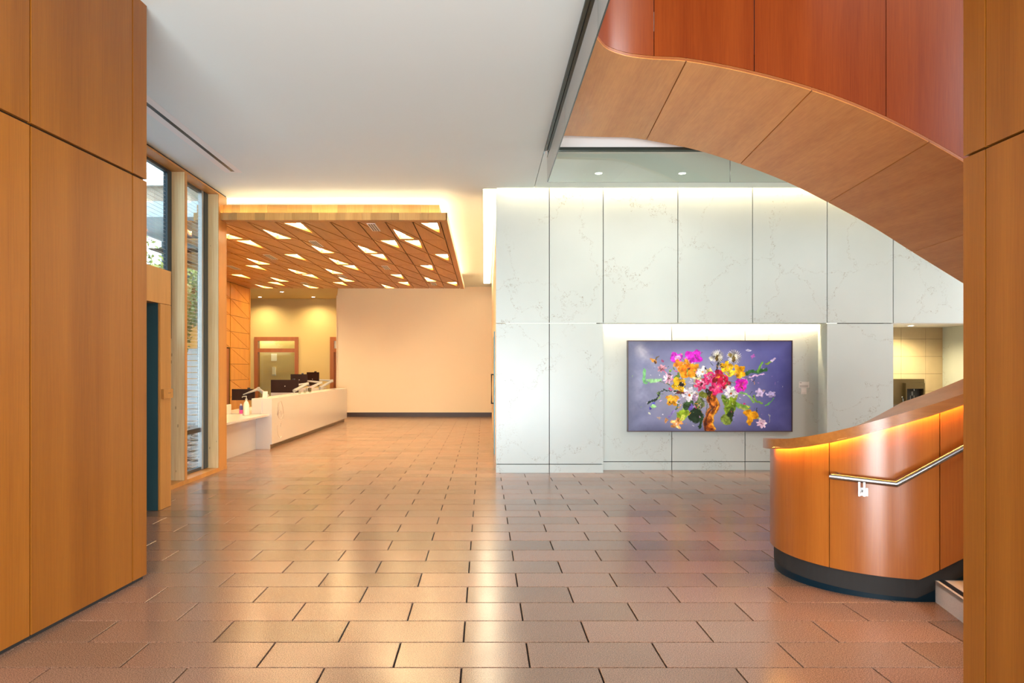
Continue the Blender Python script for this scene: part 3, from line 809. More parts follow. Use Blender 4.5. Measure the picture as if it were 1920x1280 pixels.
# ---------------------------------------------------------------- lights set into the ceilings
sl = thing('slot_light', 'long bright ceiling slot light beside the stone wall edge', 'light', (0.08, 18, CZ - .02))
box('lens', -0.015, 0.185, MY + .01, 24.8, CZ - .006, CZ - .0005, 'led_slot', sl)
box('trim_strip', -0.025, -0.015, MY + .01, 24.8, CZ - .008, CZ - .0005, 'white', sl)
gr = thing('wall_grazer_light', 'hidden warm strip light along the top of the quartz wall', 'light', (5, 11.8, CZ + .2))
box('strip', 0.21, 10.1, 11.765, 11.79, CZ + .19, CZ + .20, 'led_marble', gr)
box('strip_channel', 0.21, 10.1, 11.757, 11.80, CZ + .2005, CZ + .225, 'alu', gr)
rl = thing('recess_light', 'hidden warm strip light round the picture recess', 'light', (3.7, 12.0, TZ))
box('strip', RXa + .01, RXb - .01, RYb - .055, RYb - .040, TZ + .09, TZ + .12, 'led_recess', rl)
sd = thing('slot_diffuser', 'black linear slot diffuser in the ceiling near the windows', 'diffuser', (-3.67, 8.5, CZ - .01))
box('slot', -3.70, -3.65, 5.4, 10.78, CZ - .003, CZ - .0005, 'black', sd)
box('flange', -3.80, -3.70, 5.4, 10.84, CZ - .002, CZ - .0005, 'white', sd)
box('flange', -3.65, -3.555, 5.4, 10.84, CZ - .002, CZ - .0005, 'white', sd)
box('flange', -3.70, -3.65, 10.78, 10.84, CZ - .002, CZ - .0005, 'white', sd)


def downlight(x, y, z, lab, grp, r=.045, watts=6, col=(1, .85, .62)):
    t = thing('downlight', lab, 'downlight', (x, y, z), grp)
    lathe('trim_ring', [(r * 1.25, -.004), (r * 1.25, .0), (r, .0), (r, -.004), (r * 1.25, -.004)], (x, y, z), 'white', t, 20, False)
    lathe('lens', [(.001, -.0025), (r, -.0025), (r, -.001), (.001, -.001)], (x, y, z), 'led_spot', t)
    if watts:
        l = bpy.data.lights.new('downlight_lamp', 'SPOT'); l.energy = watts; l.color = col; l.spot_size = 2.7; l.spot_blend = .9; l.shadow_soft_size = r
        o = bpy.data.objects.new('downlight_lamp', l); link(o, t, (x, y, z - .02))


downlight(1.687, 10.88, CZ, 'left small recessed downlight in the ceiling strip behind the glass baffle', 'stair hall downlights', .05, 30, (1, .93, .82))
downlight(2.92, 10.88, CZ, 'right small recessed downlight in the ceiling strip behind the glass baffle', 'stair hall downlights', .05, 30, (1, .93, .82))
for x, y, lab in ((-8.0, 26.3, 'office downlight nearest the golden wood wall'), (-6.75, 24.6, 'front office downlight above the far desk end'), (-6.1, 26.3, 'office downlight nearest the cream wall'), (-8.1, 24.6, 'front office downlight above the office window')):
    downlight(x, y, OZ, lab, 'office downlights', .06, 150, (1, .80, .45))
downlight(7.2, 12.45, TZ, 'small downlight in the fountain niche ceiling', None, .045, 90, (1, .80, .45))
ol = thing('office_strip_light', 'bright strip light on the wall inside the office window', 'light', (-7.8, 30, 3.2))
box('lens', -9.2, -6.35, 30.15, 30.25, 3.22, 3.28, 'led_office', ol)
box('housing', -9.2, -6.35, 30.14, 30.26, 3.28, 3.30, 'white', ol)
box('wall_lamp', -9.0, -8.9, 29.9, 30.0, 2.9, 3.0, 'led_office', ol)

# ---------------------------------------------------------------- the picture: a print of warped flowers on violet haze
PXA, PXB, PZA, PZB, PYY = 2.345, 5.048, 0.636, 2.132, 12.085
art = thing('framed_picture', 'large framed picture of warped bright flowers on a violet ground', 'picture', ((PXA + PXB) / 2, PYY, PZA))
NW, NH = 560, 308
gx, gy = np.meshgrid(np.linspace(42, 1893, NW), np.linspace(1070, 55, NH))
rng = np.random.RandomState(5)


def snoise(x, y, f, seed, oct_=4):
    r = np.random.RandomState(seed); out = np.zeros_like(x); amp = 1.0; tot = 0
    for o in range(oct_):
        acc = 0
        for _ in range(5):
            a = r.uniform(0, 2 * PI); ph = r.uniform(0, 2 * PI); k = f * (2 ** o) * r.uniform(.7, 1.3)
            acc = acc + np.sin((x * math.cos(a) + y * math.sin(a)) * k + ph + 1.5 * np.sin((x * math.sin(a) - y * math.cos(a)) * k * .7 + ph * 2))
        out += acc / 5 * amp; tot += amp; amp *= .55
    return out / tot


wx = gx + 30 * snoise(gx, gy, .016, 1) + 22 * snoise(gx, gy, .05, 2) + 7 * snoise(gx, gy, .15, 5, 2)
wy = gy + 30 * snoise(gx, gy, .016, 3) + 22 * snoise(gx, gy, .05, 4) + 7 * snoise(gx, gy, .15, 6, 2)
n_a, n_b, n_c = snoise(gx, gy, .004, 11), snoise(wx, wy, .02, 12), snoise(wx * 1.0, wy, .06, 13, 3)
IM = np.zeros((NH, NW, 3))
tt = np.clip((gx - 42) / 1850, 0, 1)[..., None]; vv = np.clip((gy - 55) / 1015, 0, 1)[..., None]
L3 = lambda c: np.array(c, float)
IM[:] = L3((120, 125, 160)) * (1 - tt) + L3((86, 88, 158)) * tt
cen = np.exp(-(((gx - 850) / 620) ** 2 + ((gy - 640) / 420) ** 2))[..., None]
IM += cen * L3((66, 62, 34)) + (n_a[..., None]) * 34 + n_b[..., None] * 9
mist = np.exp(-(((gx - 170) / 130) ** 2 + ((gy - 620) / 330) ** 2))[..., None]; IM += mist * (18 + 30 * n_b[..., None])
wing = np.exp(-(((gx + gy * -.6 - 100) / 90) ** 2 + ((gy - 170) / 130) ** 2))[..., None]; IM += wing * L3((60, 52, 30)) * (.6 + n_b[..., None])
edge = np.clip(np.minimum(np.minimum(gx - 42, 1893 - gx) / 160, np.minimum(gy - 55, 1070 - gy) / 120), 0, 1)[..., None]
IM *= .80 + .20 * edge


def lay(mask, col, shade=26):
    m_ = np.clip(mask, 0, 1)[..., None]
    c = L3(col) * (1 + .012 * shade * n_c[..., None]) + shade * (n_b[..., None] * 1.2 + n_c[..., None] * 1.0)
    IM[:] = IM * (1 - m_) + c * m_


def blob(cx, cy, rx, ry, col, ang=0, shade=26, soft=.12):
    ca, sa = math.cos(ang), math.sin(ang); dx, dy = wx - cx, wy - cy
    d = np.sqrt(((dx * ca + dy * sa) / rx) ** 2 + ((-dx * sa + dy * ca) / ry) ** 2)
    lay((1 - d) / soft, col, shade)


def flower(cx, cy, r, col, ctr=None, n=5, ph=0., deep=.35, shade=30, sq=1.0, c2=None):
    dx, dy = wx - cx, (wy - cy) / sq
    th = np.arctan2(dy, dx) + ph; d = np.hypot(dx, dy)
    rr = r * (1 - deep + deep * np.abs(np.cos(th * n / 2)))
    lay((rr - d) / (r * .08), col, shade)
    if c2 is not None: lay(((rr * .62 - d) / (r * .2)) * (.5 + .5 * np.cos(th * n)), c2, shade)
    if ctr is not None: lay((r * .17 - d) / (r * .05), ctr, 8)


def stroke(pts, wdt, col, shade=20):
    best = np.full(gx.shape, 1e9)
    for (x1, y1), (x2, y2) in zip(pts[:-1], pts[1:]):
        t = np.clip(((wx - x1) * (x2 - x1) + (wy - y1) * (y2 - y1)) / ((x2 - x1) ** 2 + (y2 - y1) ** 2 + 1e-6), 0, 1)
        best = np.minimum(best, np.hypot(wx - x1 - t * (x2 - x1), wy - y1 - t * (y2 - y1)))
    lay((wdt - best) / max(1.5, wdt * .3), col, shade)


# stems and far sprigs
GRN, DGR, LGR = (112, 150, 40), (30, 52, 22), (150, 205, 130)
for p_, wd_, c_ in (([(230, 380), (215, 440), (235, 520)], 24, (120, 190, 120)), ([(270, 490), (350, 505), (400, 495)], 22, (150, 205, 140)), ([(400, 510), (520, 555), (640, 600)], 6, (120, 120, 90)),
                    ([(380, 650), (420, 610), (560, 620), (680, 640)], 7, DGR), ([(280, 760), (340, 720), (400, 640)], 13, (28, 46, 34)), ([(300, 820), (330, 770), (350, 740)], 9, (70, 60, 170)), ([(325, 790), (345, 770)], 14, LGR),
                    ([(1370, 420), (1450, 390), (1530, 390), (1600, 370)], 20, (60, 110, 60)), ([(1520, 380), (1560, 310)], 16, (110, 170, 70)), ([(1410, 450), (1470, 440), (1570, 420)], 11, (225, 190, 225)), ([(1610, 310), (1660, 285)], 13, (120, 150, 50)),
                    ([(1660, 275), (1700, 250)], 17, (225, 205, 240)), ([(1300, 640), (1380, 660), (1430, 700), (1470, 760)], 12, (140, 195, 100)), ([(1470, 680), (1490, 740), (1570, 760)], 13, (120, 165, 70)), ([(1250, 760), (1330, 790), (1390, 800)], 30, (125, 175, 70)),
                    ([(1310, 790), (1390, 840), (1480, 900), (1560, 960)], 15, (170, 180, 90)), ([(1610, 790), (1660, 740), (1680, 690)], 7, (110, 190, 90)), ([(1640, 870), (1640, 960)], 6, (150, 150, 160)), ([(1040, 380), (1060, 310), (1095, 260)], 13, (60, 60, 70)),
                    ([(870, 720), (930, 760), (920, 840)], 5, (70, 90, 60)), ([(490, 920), (540, 870), (600, 830)], 10, (150, 130, 200)), ([(620, 740), (580, 830)], 9, (80, 110, 60)), ([(1500, 820), (1480, 900)], 6, (60, 70, 60))):
    stroke(p_, wd_, c_)
# leaves and vase
blob(665, 890, 90, 58, (150, 180, 40), -.7); blob(660, 930, 52, 26, (205, 215, 90), -.9); blob(720, 770, 52, 70, (52, 82, 40), .5); blob(810, 890, 78, 90, (22, 44, 18), .2, 18); blob(870, 960, 24, 85, (34, 66, 30), .25)
blob(840, 770, 60, 65, (96, 108, 62), .3, 46); blob(745, 800, 22, 42, (104, 84, 170)); blob(1200, 780, 68, 150, (120, 150, 30), .25, 44); blob(1190, 900, 40, 110, (40, 58, 12), .35, 30); blob(1150, 940, 70, 52, (126, 148, 60), .8, 40)
blob(1245, 700, 30, 90, (150, 175, 40), .1); blob(590, 465, 28, 62, (100, 130, 50), .5); blob(515, 395, 14, 30, (110, 150, 60), .5); blob(895, 670, 54, 46, (108, 116, 34), .3); blob(1130, 720, 34, 70, (110, 140, 40), -.4)
vase = [(985, 660), (985, 730), (1020, 790), (965, 880), (955, 960), (970, 1080)]
stroke(vase, 62, (178, 92, 14), 60); stroke([(960, 690), (960, 760), (990, 800), (935, 890), (925, 1060)], 14, (96, 40, 8), 30); stroke([(1030, 700), (1050, 780), (1010, 880), (1000, 1000), (1040, 1060)], 12, (238, 160, 40), 40)
blob(955, 640, 34, 42, (48, 40, 16)); 
# blooms
flower(585, 245, 82, (208, 36, 196), None, 4, .4, .3, 34); blob(600, 250, 34, 46, (240, 170, 225), .4, 36); flower(785, 235, 112, (214, 26, 196), None, 4, 1.0, .38, 30, .75); blob(690, 262, 40, 18, (200, 110, 205), -.3)
flower(720, 375, 138, (246, 158, 20), (120, 52, 10), 5, .5, .28, 34, .82, (252, 128, 24)); flower(600, 320, 60, (246, 140, 30), None, 4, .2, .4, 30)
flower(1160, 350, 78, (248, 184, 20), None, 5, .2, .35, 40); flower(1300, 400, 86, (250, 176, 24), None, 5, .9, .35, 40); blob(1195, 410, 52, 40, (214, 190, 40), 0, 50)
for cx, cy, rr_, sd_ in ((1050, 225, 84, 21), (1240, 235, 92, 22)):
    th = np.arctan2(gy - cy, gx - cx); d = np.hypot(gx - cx, (gy - cy))
    lay((rr_ * (.70 + .3 * np.sin(th * 23 + 6 * n_b)) - d) / 10, (214, 208, 182), 70); blob(cx - 5, cy + 28, 20, 36, (120, 96, 44), 0, 40)
blob(1190, 215, 26, 22, (140, 122, 60), 0, 50); blob(975, 250, 30, 30, (190, 185, 170), 0, 50)
flower(425, 372, 52, (200, 140, 150), (120, 40, 50), 7, 0, .55, 60); flower(495, 478, 68, (222, 170, 190), (170, 60, 90), 9, 0, .5, 70); flower(870, 395, 66, (238, 226, 220), (230, 150, 40), 6, .3, .45, 40); flower(830, 480, 62, (206, 196, 140), None, 7, 0, .5, 70)
flower(955, 390, 44, (226, 206, 120), None, 5, 0, .5, 50); blob(1080, 470, 74, 54, (186, 62, 20), .2, 40); blob(1075, 410, 62, 28, (196, 30, 80), .4, 40)
flower(965, 465, 78, (232, 46, 116), None, 5, .3, .25, 44, 1, (244, 120, 160)); flower(1125, 520, 82, (214, 24, 74), None, 5, 1.1, .3, 44); flower(1040, 590, 84, (236, 50, 118), None, 5, .7, .28, 50, 1, (246, 110, 150)); flower(870, 545, 98, (226, 60, 116), (90, 20, 40), 6, .2, .45, 50, .85, (246, 150, 180))
blob(1030, 500, 34, 30, (120, 20, 20), .2, 30)
flower(620, 545, 92, (240, 186, 24), None, 4, .5, .35, 36); blob(655, 540, 28, 26, (40, 26, 14), 0, 8); blob(668, 528, 9, 9, (245, 240, 225), 0, 8); blob(635, 638, 60, 16, (96, 34, 30), -.2)
flower(730, 650, 88, (236, 232, 238), (214, 100, 40), 6, .2, .5, 26); blob(800, 690, 42, 40, (170, 140, 170), .3, 40); flower(1200, 635, 78, (238, 236, 238), (206, 84, 30), 6, .1, .5, 26)
flower(1315, 555, 86, (222, 34, 190), None, 4, .8, .22, 34, .95, (240, 60, 160)); flower(545, 730, 74, (232, 160, 30), None, 4, .6, .4, 46); blob(500, 690, 30, 14, (220, 150, 40), .4)
flower(590, 980, 88, (228, 150, 80), (250, 226, 196), 5, .1, .5, 60, .72); flower(1425, 905, 92, (246, 168, 24), None, 3, .3, .5, 30); blob(1425, 960, 22, 55, (246, 168, 30), -.1)
flower(1550, 985, 70, (232, 196, 220), (160, 90, 120), 7, .2, .4, 50, .85); flower(1535, 640, 56, (214, 196, 232), None, 5, .3, .4, 40); flower(1660, 650, 58, (196, 184, 226), None, 5, .6, .5, 50, .7); flower(1455, 235, 26, (196, 110, 200), None, 4, 0, .4, 20)
blob(330, 280, 48, 17, (206, 132, 32), .5, 40); blob(375, 250, 40, 9, (120, 100, 76), -.9, 20); blob(345, 300, 14, 18, (70, 40, 20)); blob(440, 278, 11, 13, (176, 90, 130)); blob(870, 180, 9, 11, (150, 84, 140)); blob(1400, 165, 42, 10, (190, 190, 214), .1)
flower(460, 955, 26, (214, 150, 90), None, 4, 0, .5, 30); flower(385, 920, 22, (190, 160, 130), None, 4, 0, .5, 30); blob(290, 865, 14, 12, (210, 214, 190))
for _ in range(170):        # torn petals and tendrils pulled out of the bunch
    a, q_ = rng.uniform(0, 2 * PI), rng.uniform(.25, 1.0)
    cx, cy = 930 + math.cos(a) * q_ * 560, 590 + math.sin(a) * q_ * 340
    if abs(cx - 985) < 110 and cy > 640: continue
    col = [(236, 232, 236), (150, 190, 80), (44, 60, 28), (228, 60, 130), (246, 176, 40), (96, 120, 50), (30, 30, 34), (214, 180, 214)][rng.randint(8)]
    th = a + rng.uniform(-.8, .8); L_ = rng.uniform(15, 60); pts = [(cx, cy)]
    for _k in range(3):
        th += rng.uniform(-.9, .9); pts.append((pts[-1][0] + math.cos(th) * L_ / 3, pts[-1][1] + math.sin(th) * L_ / 3))
    stroke(pts, rng.uniform(2, 5.5), col, 30)
for _ in range(150):        # loose flecks
    cx, cy = rng.normal(900, 380), rng.normal(600, 190)
    if not (80 < cx < 1850 and 110 < cy < 1030): continue
    col = [(235, 230, 235), (150, 190, 100), (210, 150, 60), (190, 140, 210), (60, 80, 50), (120, 120, 170)][rng.randint(6)]
    blob(cx, cy, rng.uniform(5, 15), rng.uniform(2, 6), col, rng.uniform(0, PI), 20, .5)
IM = np.clip(IM, 0, 255) / 255
LIN = np.where(IM <= .04045, IM / 12.92, ((IM + .055) / 1.055) ** 2.4)
qx = np.linspace(PXA + .012, PXB - .012, NW); qz = np.linspace(PZA + .012, PZB - .012, NH)
QX, QZ = np.meshgrid(qx, qz)
VV = np.stack([QX.ravel(), np.full(NW * NH, PYY - .004), QZ.ravel()], 1)
ii = (np.arange(NH - 1)[:, None] * NW + np.arange(NW - 1)[None, :]).ravel()
FF = np.stack([ii, ii + 1, ii + NW + 1, ii + NW], 1)
pm = bpy.data.meshes.new('print'); pm.from_pydata((VV - np.array([(PXA + PXB) / 2, PYY, PZA])).tolist(), [], FF.tolist())
ca = pm.color_attributes.new('ink', 'FLOAT_COLOR', 'POINT')
ca.data.foreach_set('color', np.concatenate([LIN.reshape(-1, 3), np.ones((NW * NH, 1))], 1).astype(np.float32).ravel())
k = N('printed_picture'); at = k.n('Attribute'); at.attribute_name = 'ink'
k.bsdf(at.outputs['Color'], 0.35, 0, 0.3); pm.materials.append(k.m)
link(bpy.data.objects.new('print', pm), art, ((PXA + PXB) / 2, PYY, PZA))
box('backing', PXA + .012, PXB - .012, PYY - .003, PYY + .05, PZA + .012, PZB - .012, 'black', art)
M['picture_frame'] = m_plain('picture_frame_wood', (0.07, 0.035, 0.03), .35)
for b_ in ((PXA, PXA + .014, PZA, PZB), (PXB - .014, PXB, PZA, PZB), (PXA + .014, PXB - .014, PZA, PZA + .014), (PXA + .014, PXB - .014, PZB - .014, PZB)):
    box('frame_bar', b_[0], b_[1], PYY - .014, PYY + .055, b_[2], b_[3], 'picture_frame', art)

# caption cards right of the picture
M['card'] = m_plain('caption_card', (0.74, 0.72, 0.68), .5); M['ink'] = m_plain('grey_print', (0.20, 0.19, 0.18), .6); M['ink2'] = m_plain('pale_grey_print', (0.42, 0.40, 0.38), .6)
cz = lambda py: EYE - (py - 692) / 1383 * RYb
cx_ = lambda px: (px - 908) / 1383 * RYb
c1 = thing('caption_card', 'upper caption card with small grey print right of the picture', 'card', (cx_(1506), RYb, cz(727)), 'caption cards')
box('card', cx_(1498), cx_(1517), RYb - .005, RYb - .0005, cz(726.5), cz(715.5), 'card', c1)
box('print_line', cx_(1499), cx_(1503), RYb - .006, RYb - .0052, cz(718), cz(717), 'ink', c1)
for a, b in ((721.8, 723.2), (724.0, 725.4)): box('print_line', cx_(1499), cx_(1515), RYb - .006, RYb - .0052, cz(b), cz(a), 'ink2', c1)
c2 = thing('caption_card', 'lower square caption card right of the picture', 'card', (cx_(1507), RYb, cz(739)), 'caption cards')
box('card', cx_(1502), cx_(1512), RYb - .005, RYb - .0005, cz(738.5), cz(727.2), 'card', c2)
box('print_line', cx_(1503.5), cx_(1510), RYb - .006, RYb - .0052, cz(736.8), cz(736.2), 'ink2', c2)

# ---------------------------------------------------------------- reception desk
DX, DY0, DY1 = -4.42, 15.35, 23.7
desk = thing('reception_desk', 'long white reception desk with a lower counter at its near end', 'desk', (-4.9, 18.5, 0))
box('front_panel', DX - .04, DX, DY0, DY1, 0.095, 1.05, 'corian', desk)
box('transaction_top', DX - .42, DX - .04, DY0, DY1, 1.012, 1.05, 'corian', desk)
box('end_panel', DX - .42, DX - .04, DY0, DY0 + .04, 0.0, 1.012, 'corian', desk)
box('end_fin', DX - .26, DX - .20, DY0 - .05, DY0, 0.74, 1.02, 'corian', desk)
box('toe_kick', DX - .42, DX - .07, DY0 + .04, DY1 - .05, 0, 0.094, 'bronze', desk)
box('far_end', DX - .04, DX - .001, DY1, DY1 + .04, 0.095, 1.05, 'corian', desk)
box('back_panel', DX - .42, DX - .39, DY0 + .04, DY1, 0.1, 1.012, 'corian', desk)
box('work_top', -5.75, DX - .42, DY0 + .1, DY1, 0.70, 0.735, 'corian', desk)
box('rear_counter', -7.0, -5.3, 24.2, 24.8, 1.0, 1.04, 'corian', desk)
box('rear_counter_front', -7.0, -5.3, 24.2, 24.24, 0.0, 1.0, 'corian', desk)
prism('low_top', [(-4.47, 12.68), (-4.47, DY0 - .001), (-5.30, DY0 - .001), (-5.30, 14.35), (-4.66, 12.68)], 0.690, 0.728, 'corian', desk)
box('low_front', -4.775, -4.755, 12.98, DY0 - .001, 0.0, 0.690, 'corian', desk)
box('low_screen', -5.33, -5.30, 14.45, DY0 + .1, 0.0, 0.93, 'corian', desk)
# engraved hand near the desk corner
cut = thing
HB = (15.72, 0.34)


def motif(pts, wd_=.006):
    P = [(DX + .001, HB[0] + a, HB[1] + b) for a, b in pts]
    tube('engraved_line', P, wd_, 'engrave', bpy.data.objects['front_panel'], 5)


motif([(0.02, .36), (.01, .42), (.10, .34)]); motif([(.07, .54), (.05, .46), (.13, .36)]); motif([(.10, .60), (.08, .50), (.17, .38)]); motif([(.20, .62), (.16, .54), (.17, .44)])
motif([(.20, .62), (.29, .64), (.38, .58), (.46, .48), (.52, .36), (.46, .30), (.38, .27), (.27, .24)]); motif([(.02, .36), (.16, .27), (.27, .24), (.36, .25), (.46, .34)])
motif([(.50, .22), (.38, .20), (.30, .14), (.28, .08)]); motif([(0.02, .12), (.03, .02), (.10, -.10), (.24, -.17), (.36, -.14)]); motif([(.22, .44), (.30, .42), (.32, .34)])


def monitor(x, y, zc, wd_, ht, yaw, lab, lit=False):
    t = thing('monitor', lab, 'monitor', (x, y, .735), 'desk monitors')
    d = Vector((math.cos(yaw), math.sin(yaw), 0)); n = Vector((-d.y, d.x, 0)); c = Vector((x, y, zc))
    def slab(name, a, b, h0, h1, n0, n1, mat):
        V = [c + d * u + n * q_ + Vector((0, 0, h)) for h in (h0, h1) for u, q_ in ((a, n0), (b, n0), (b, n1), (a, n1))]
        return mk(name, V, BF, mat, t)
    slab('shell', -wd_ / 2, wd_ / 2, -ht / 2, ht / 2, -.02, .02, 'screen')
    slab('display', -wd_ / 2 + .012, wd_ / 2 - .012, -ht / 2 + .015, ht / 2 - .012, .0205, .022, 'display' if lit else 'black')
    slab('camera_knob', wd_ / 2 - .16, wd_ / 2 - .10, ht / 2, ht / 2 + .03, -.02, .02, 'black')
    return t, c, d, n


def arm(parent, p0, p1, p2, z0):
    """two-part monitor arm: post, upper link, lower link"""
    tube('arm_post', [(p0[0], p0[1], z0), (p0[0], p0[1], p0[2] + .04)], .02, 'alu', parent, 8)
    tube('arm_link', [p0, p1], [.045, .036], 'arm', parent, 8); tube('arm_link', [p1, p2], [.034, .010], 'arm', parent, 8)
    lathe('arm_joint', [(.001, -.045), (.036, -.04), (.036, .04), (.001, .045)], p1, 'alu', parent, 10)


M['display'] = m_emit('lit_display', (.45, .75, .85), .5); M['arm'] = m_plain('pale_grey_arm', (.36, .36, .38), .35)
t, c, d, n = monitor(-5.42, 16.6, 1.09, .50, .25, .12, 'near black monitor above the low counter with its back turned')
arm(t, (-4.92, 16.75, 1.05), (-5.05, 16.5, 1.22), tuple(c - n * .03), .735)
t, c, d, n = monitor(-5.30, 19.6, 1.21, .72, .34, .1, 'middle black monitor behind the white counter')
arm(t, (-4.95, 19.2, 1.10), (-4.86, 20.3, 1.26), tuple(c - n * .03), .735)
t, c, d, n = monitor(-5.25, 20.9, 1.36, .46, .32, .15, 'far black monitor beyond the middle one')
arm(t, (-4.95, 20.6, 1.10), (-4.75, 21.5, 1.27), tuple(c - n * .03), .735)
t, c, d, n = monitor(-5.18, 22.3, 1.36, .46, .42, -.5, 'farthest monitor with a pale blue screen edge', True)
arm(t, (-4.95, 22.2, 1.10), (-4.72, 22.9, 1.30), tuple(c - n * .03), .735)

# small things on the desk
M['clearplastic'] = m_glass('clear_plastic', (.90, .92, .88), 1.2); M['pink'] = m_plain('pink_label', (.75, .05, .28), .4); M['navy'] = m_plain('navy_label', (.06, .05, .18), .4)
M['gel'] = m_plain('clear_gel', (.72, .70, .62), .15)
sb = thing('soap_dispenser', 'clear pump bottle standing on the low counter', 'bottle', (-4.80, 14.88, .729))
lathe('bottle', [(.001, 0), (.058, 0), (.060, .02), (.060, .21), (.045, .26), (.02, .29), (.02, .31), (.001, .31)], (-4.80, 14.88, .729), 'gel', sb)
lathe('pump', [(.024, .31), (.024, .335), (.010, .34), (.010, .385), (.001, .385)], (-4.80, 14.88, .729), 'alu', sb, 10)
tube('spout', [(-4.80, 14.88, 1.10), (-4.80, 14.88, 1.115), (-4.87, 14.88, 1.11), (-4.885, 14.88, 1.09)], .009, 'alu', sb, 8)
pb = thing('small_bottle', 'little bottle with a pink and navy label beside the pump bottle', 'bottle', (-4.90, 14.86, .729))
lathe('body', [(.001, 0), (.034, 0), (.034, .035), (.001, .035)], (-4.90, 14.86, .729), 'gel', pb, 12)
lathe('pink_label', [(.001, .035), (.035, .035), (.035, .11), (.001, .11)], (-4.90, 14.86, .729), 'pink', pb, 12)
lathe('navy_label', [(.001, .11), (.035, .11), (.035, .18), (.028, .20), (.001, .20)], (-4.90, 14.86, .729), 'navy', pb, 12)
lathe('cap', [(.001, .20), (.016, .20), (.016, .235), (.001, .235)], (-4.90, 14.86, .729), 'corian', pb, 12)
pc = thing('pen_cup', 'small olive cup holding pens between the monitors', 'cup', (-4.78, 20.2, 1.051))
lathe('cup', [(.001, 0), (.045, 0), (.05, .10), (.044, .10), (.04, .01), (.001, .01)], (-4.78, 20.2, 1.051), 'bronze', pc, 12)
for k_, (a, b) in enumerate(((.02, .01), (-.02, .015), (.005, -.02))):
    tube('pen', [(-4.78 + a * .5, 20.2 + b * .5, 1.062), (-4.78 + a * 1.8, 20.2 + b * 1.8, 1.21 + .015 * k_)], .005, ('pink', 'navy', 'steel')[k_], pc, 6)
cs = thing('card_stand', 'pale folded card standing on the near desk corner', 'card', (-4.66, 15.7, 1.051))
mk('card_face', [(-4.71, 15.66, 1.051), (-4.61, 15.66, 1.051), (-4.61, 15.69, 1.19), (-4.71, 15.69, 1.19), (-4.71, 15.664, 1.051), (-4.61, 15.664, 1.051), (-4.61, 15.694, 1.19), (-4.71, 15.694, 1.19)], BF, 'card', cs)
mk('card_back', [(-4.71, 15.73, 1.051), (-4.61, 15.73, 1.051), (-4.61, 15.697, 1.19), (-4.71, 15.697, 1.19), (-4.71, 15.734, 1.051), (-4.61, 15.734, 1.051), (-4.61, 15.701, 1.19), (-4.71, 15.701, 1.19)], BF, 'card', cs)
for q_, (yy, lab) in enumerate(((18.2, 'nearest clear tumbler along the desk edge'), (18.75, 'middle clear tumbler along the desk edge'), (19.3, 'farthest clear tumbler along the desk edge'))):
    g_ = lathe('tumbler', [(.001, 0), (.032, 0), (.038, .07), (.035, .07), (.03, .008), (.001, .008)], (-4.56, yy, 1.051), 'clearplastic', None, 12)
    tag(g_, lab, 'glass', 'tumblers on the desk')

# card reader on the doorway
rd = thing('card_reader', 'wood coloured card reader plate on the doorway jamb', 'card reader', (PX + .02, 8.83, 1.31))
box('plate', PX + .001, PX + .03, 8.70, 8.96, 1.315, 1.425, 'wood_trim', rd)
for a in (8.83, 8.87): box('mark', PX + .0302, PX + .031, a, a + .022, 1.372, 1.380, 'black', rd)

# ---------------------------------------------------------------- drinking fountain in the niche
bt = thing('bottle_filler', 'dark bronze bottle filling station in the stone niche', 'drinking fountain', (7.1, 12.9, 0.6))
fy = NY - .03
box('back_plate', NX0 + .01, 7.72, fy, NY - .001, 0.5, 1.49, 'bronze', bt)
ax0, ax1, az0, az1 = 7.34, 7.67, 1.02, 1.42
boxes('filler_housing', [(ax0, ax1, fy - .10, fy - .001, az1 - .10, az1), (ax0, ax0 + .02, fy - .10, fy - .001, az0, az1 - .10), (ax1 - .02, ax1, fy - .10, fy - .001, az0, az1 - .10), (ax0, ax1, fy - .10, fy - .001, az0 - .02, az0)], 'bronze', bt)
box('alcove', ax0 + .021, ax1 - .021, fy - .012, fy - .001, az0 + .001, az1 - .101, 'black', bt)
tube('outlet', [(7.50, fy - .06, az1 - .10), (7.50, fy - .06, az1 - .14)], .012, 'steel', bt, 8)
boxes('bottle_mark', [(7.465, 7.472, fy - .0135, fy - .0125, 1.06, 1.20), (7.528, 7.535, fy - .0135, fy - .0125, 1.06, 1.20), (7.465, 7.535, fy - .0135, fy - .0125, 1.055, 1.062), (7.488, 7.494, fy - .0135, fy - .0125, 1.20, 1.27), (7.506, 7.512, fy - .0135, fy - .0125, 1.20, 1.27)], 'alu', bt)
bs = mk('basin', [(6.75, fy - .40, .99), (7.36, fy - .40, .99), (7.36, fy, .99), (6.75, fy, .99), (6.72, fy - .42, 1.05), (7.39, fy - .42, 1.05), (7.39, fy, 1.05), (6.72, fy, 1.05)], BF, 'steel', bt)
tube('bubbler', [(7.28, fy - .12, 1.05), (7.28, fy - .12, 1.16), (7.24, fy - .16, 1.18)], .012, 'steel', bt, 8)
lathe('push_button', [(.001, 0), (.035, 0), (.035, .05), (.001, .05)], (7.12, fy - .20, .93), 'steel', bt, 12)
box('apron', 6.78, 7.33, fy - .38, fy, .62, .985, 'bronze', bt)

# ---------------------------------------------------------------- things inside the office window
os_ = thing('wall_dispenser', 'small white dispenser on the wall inside the office window', 'dispenser', (-8.6, 30.2, 1.5))
box('body', -8.68, -8.56, 30.18, 30.299, 1.45, 1.75, 'white', os_)
box('tray', -8.69, -8.55, 30.16, 30.29, 1.40, 1.448, 'alu', os_)
box('notice', -8.75, -8.52, 30.285, 30.299, 2.0, 2.3, 'card', os_)

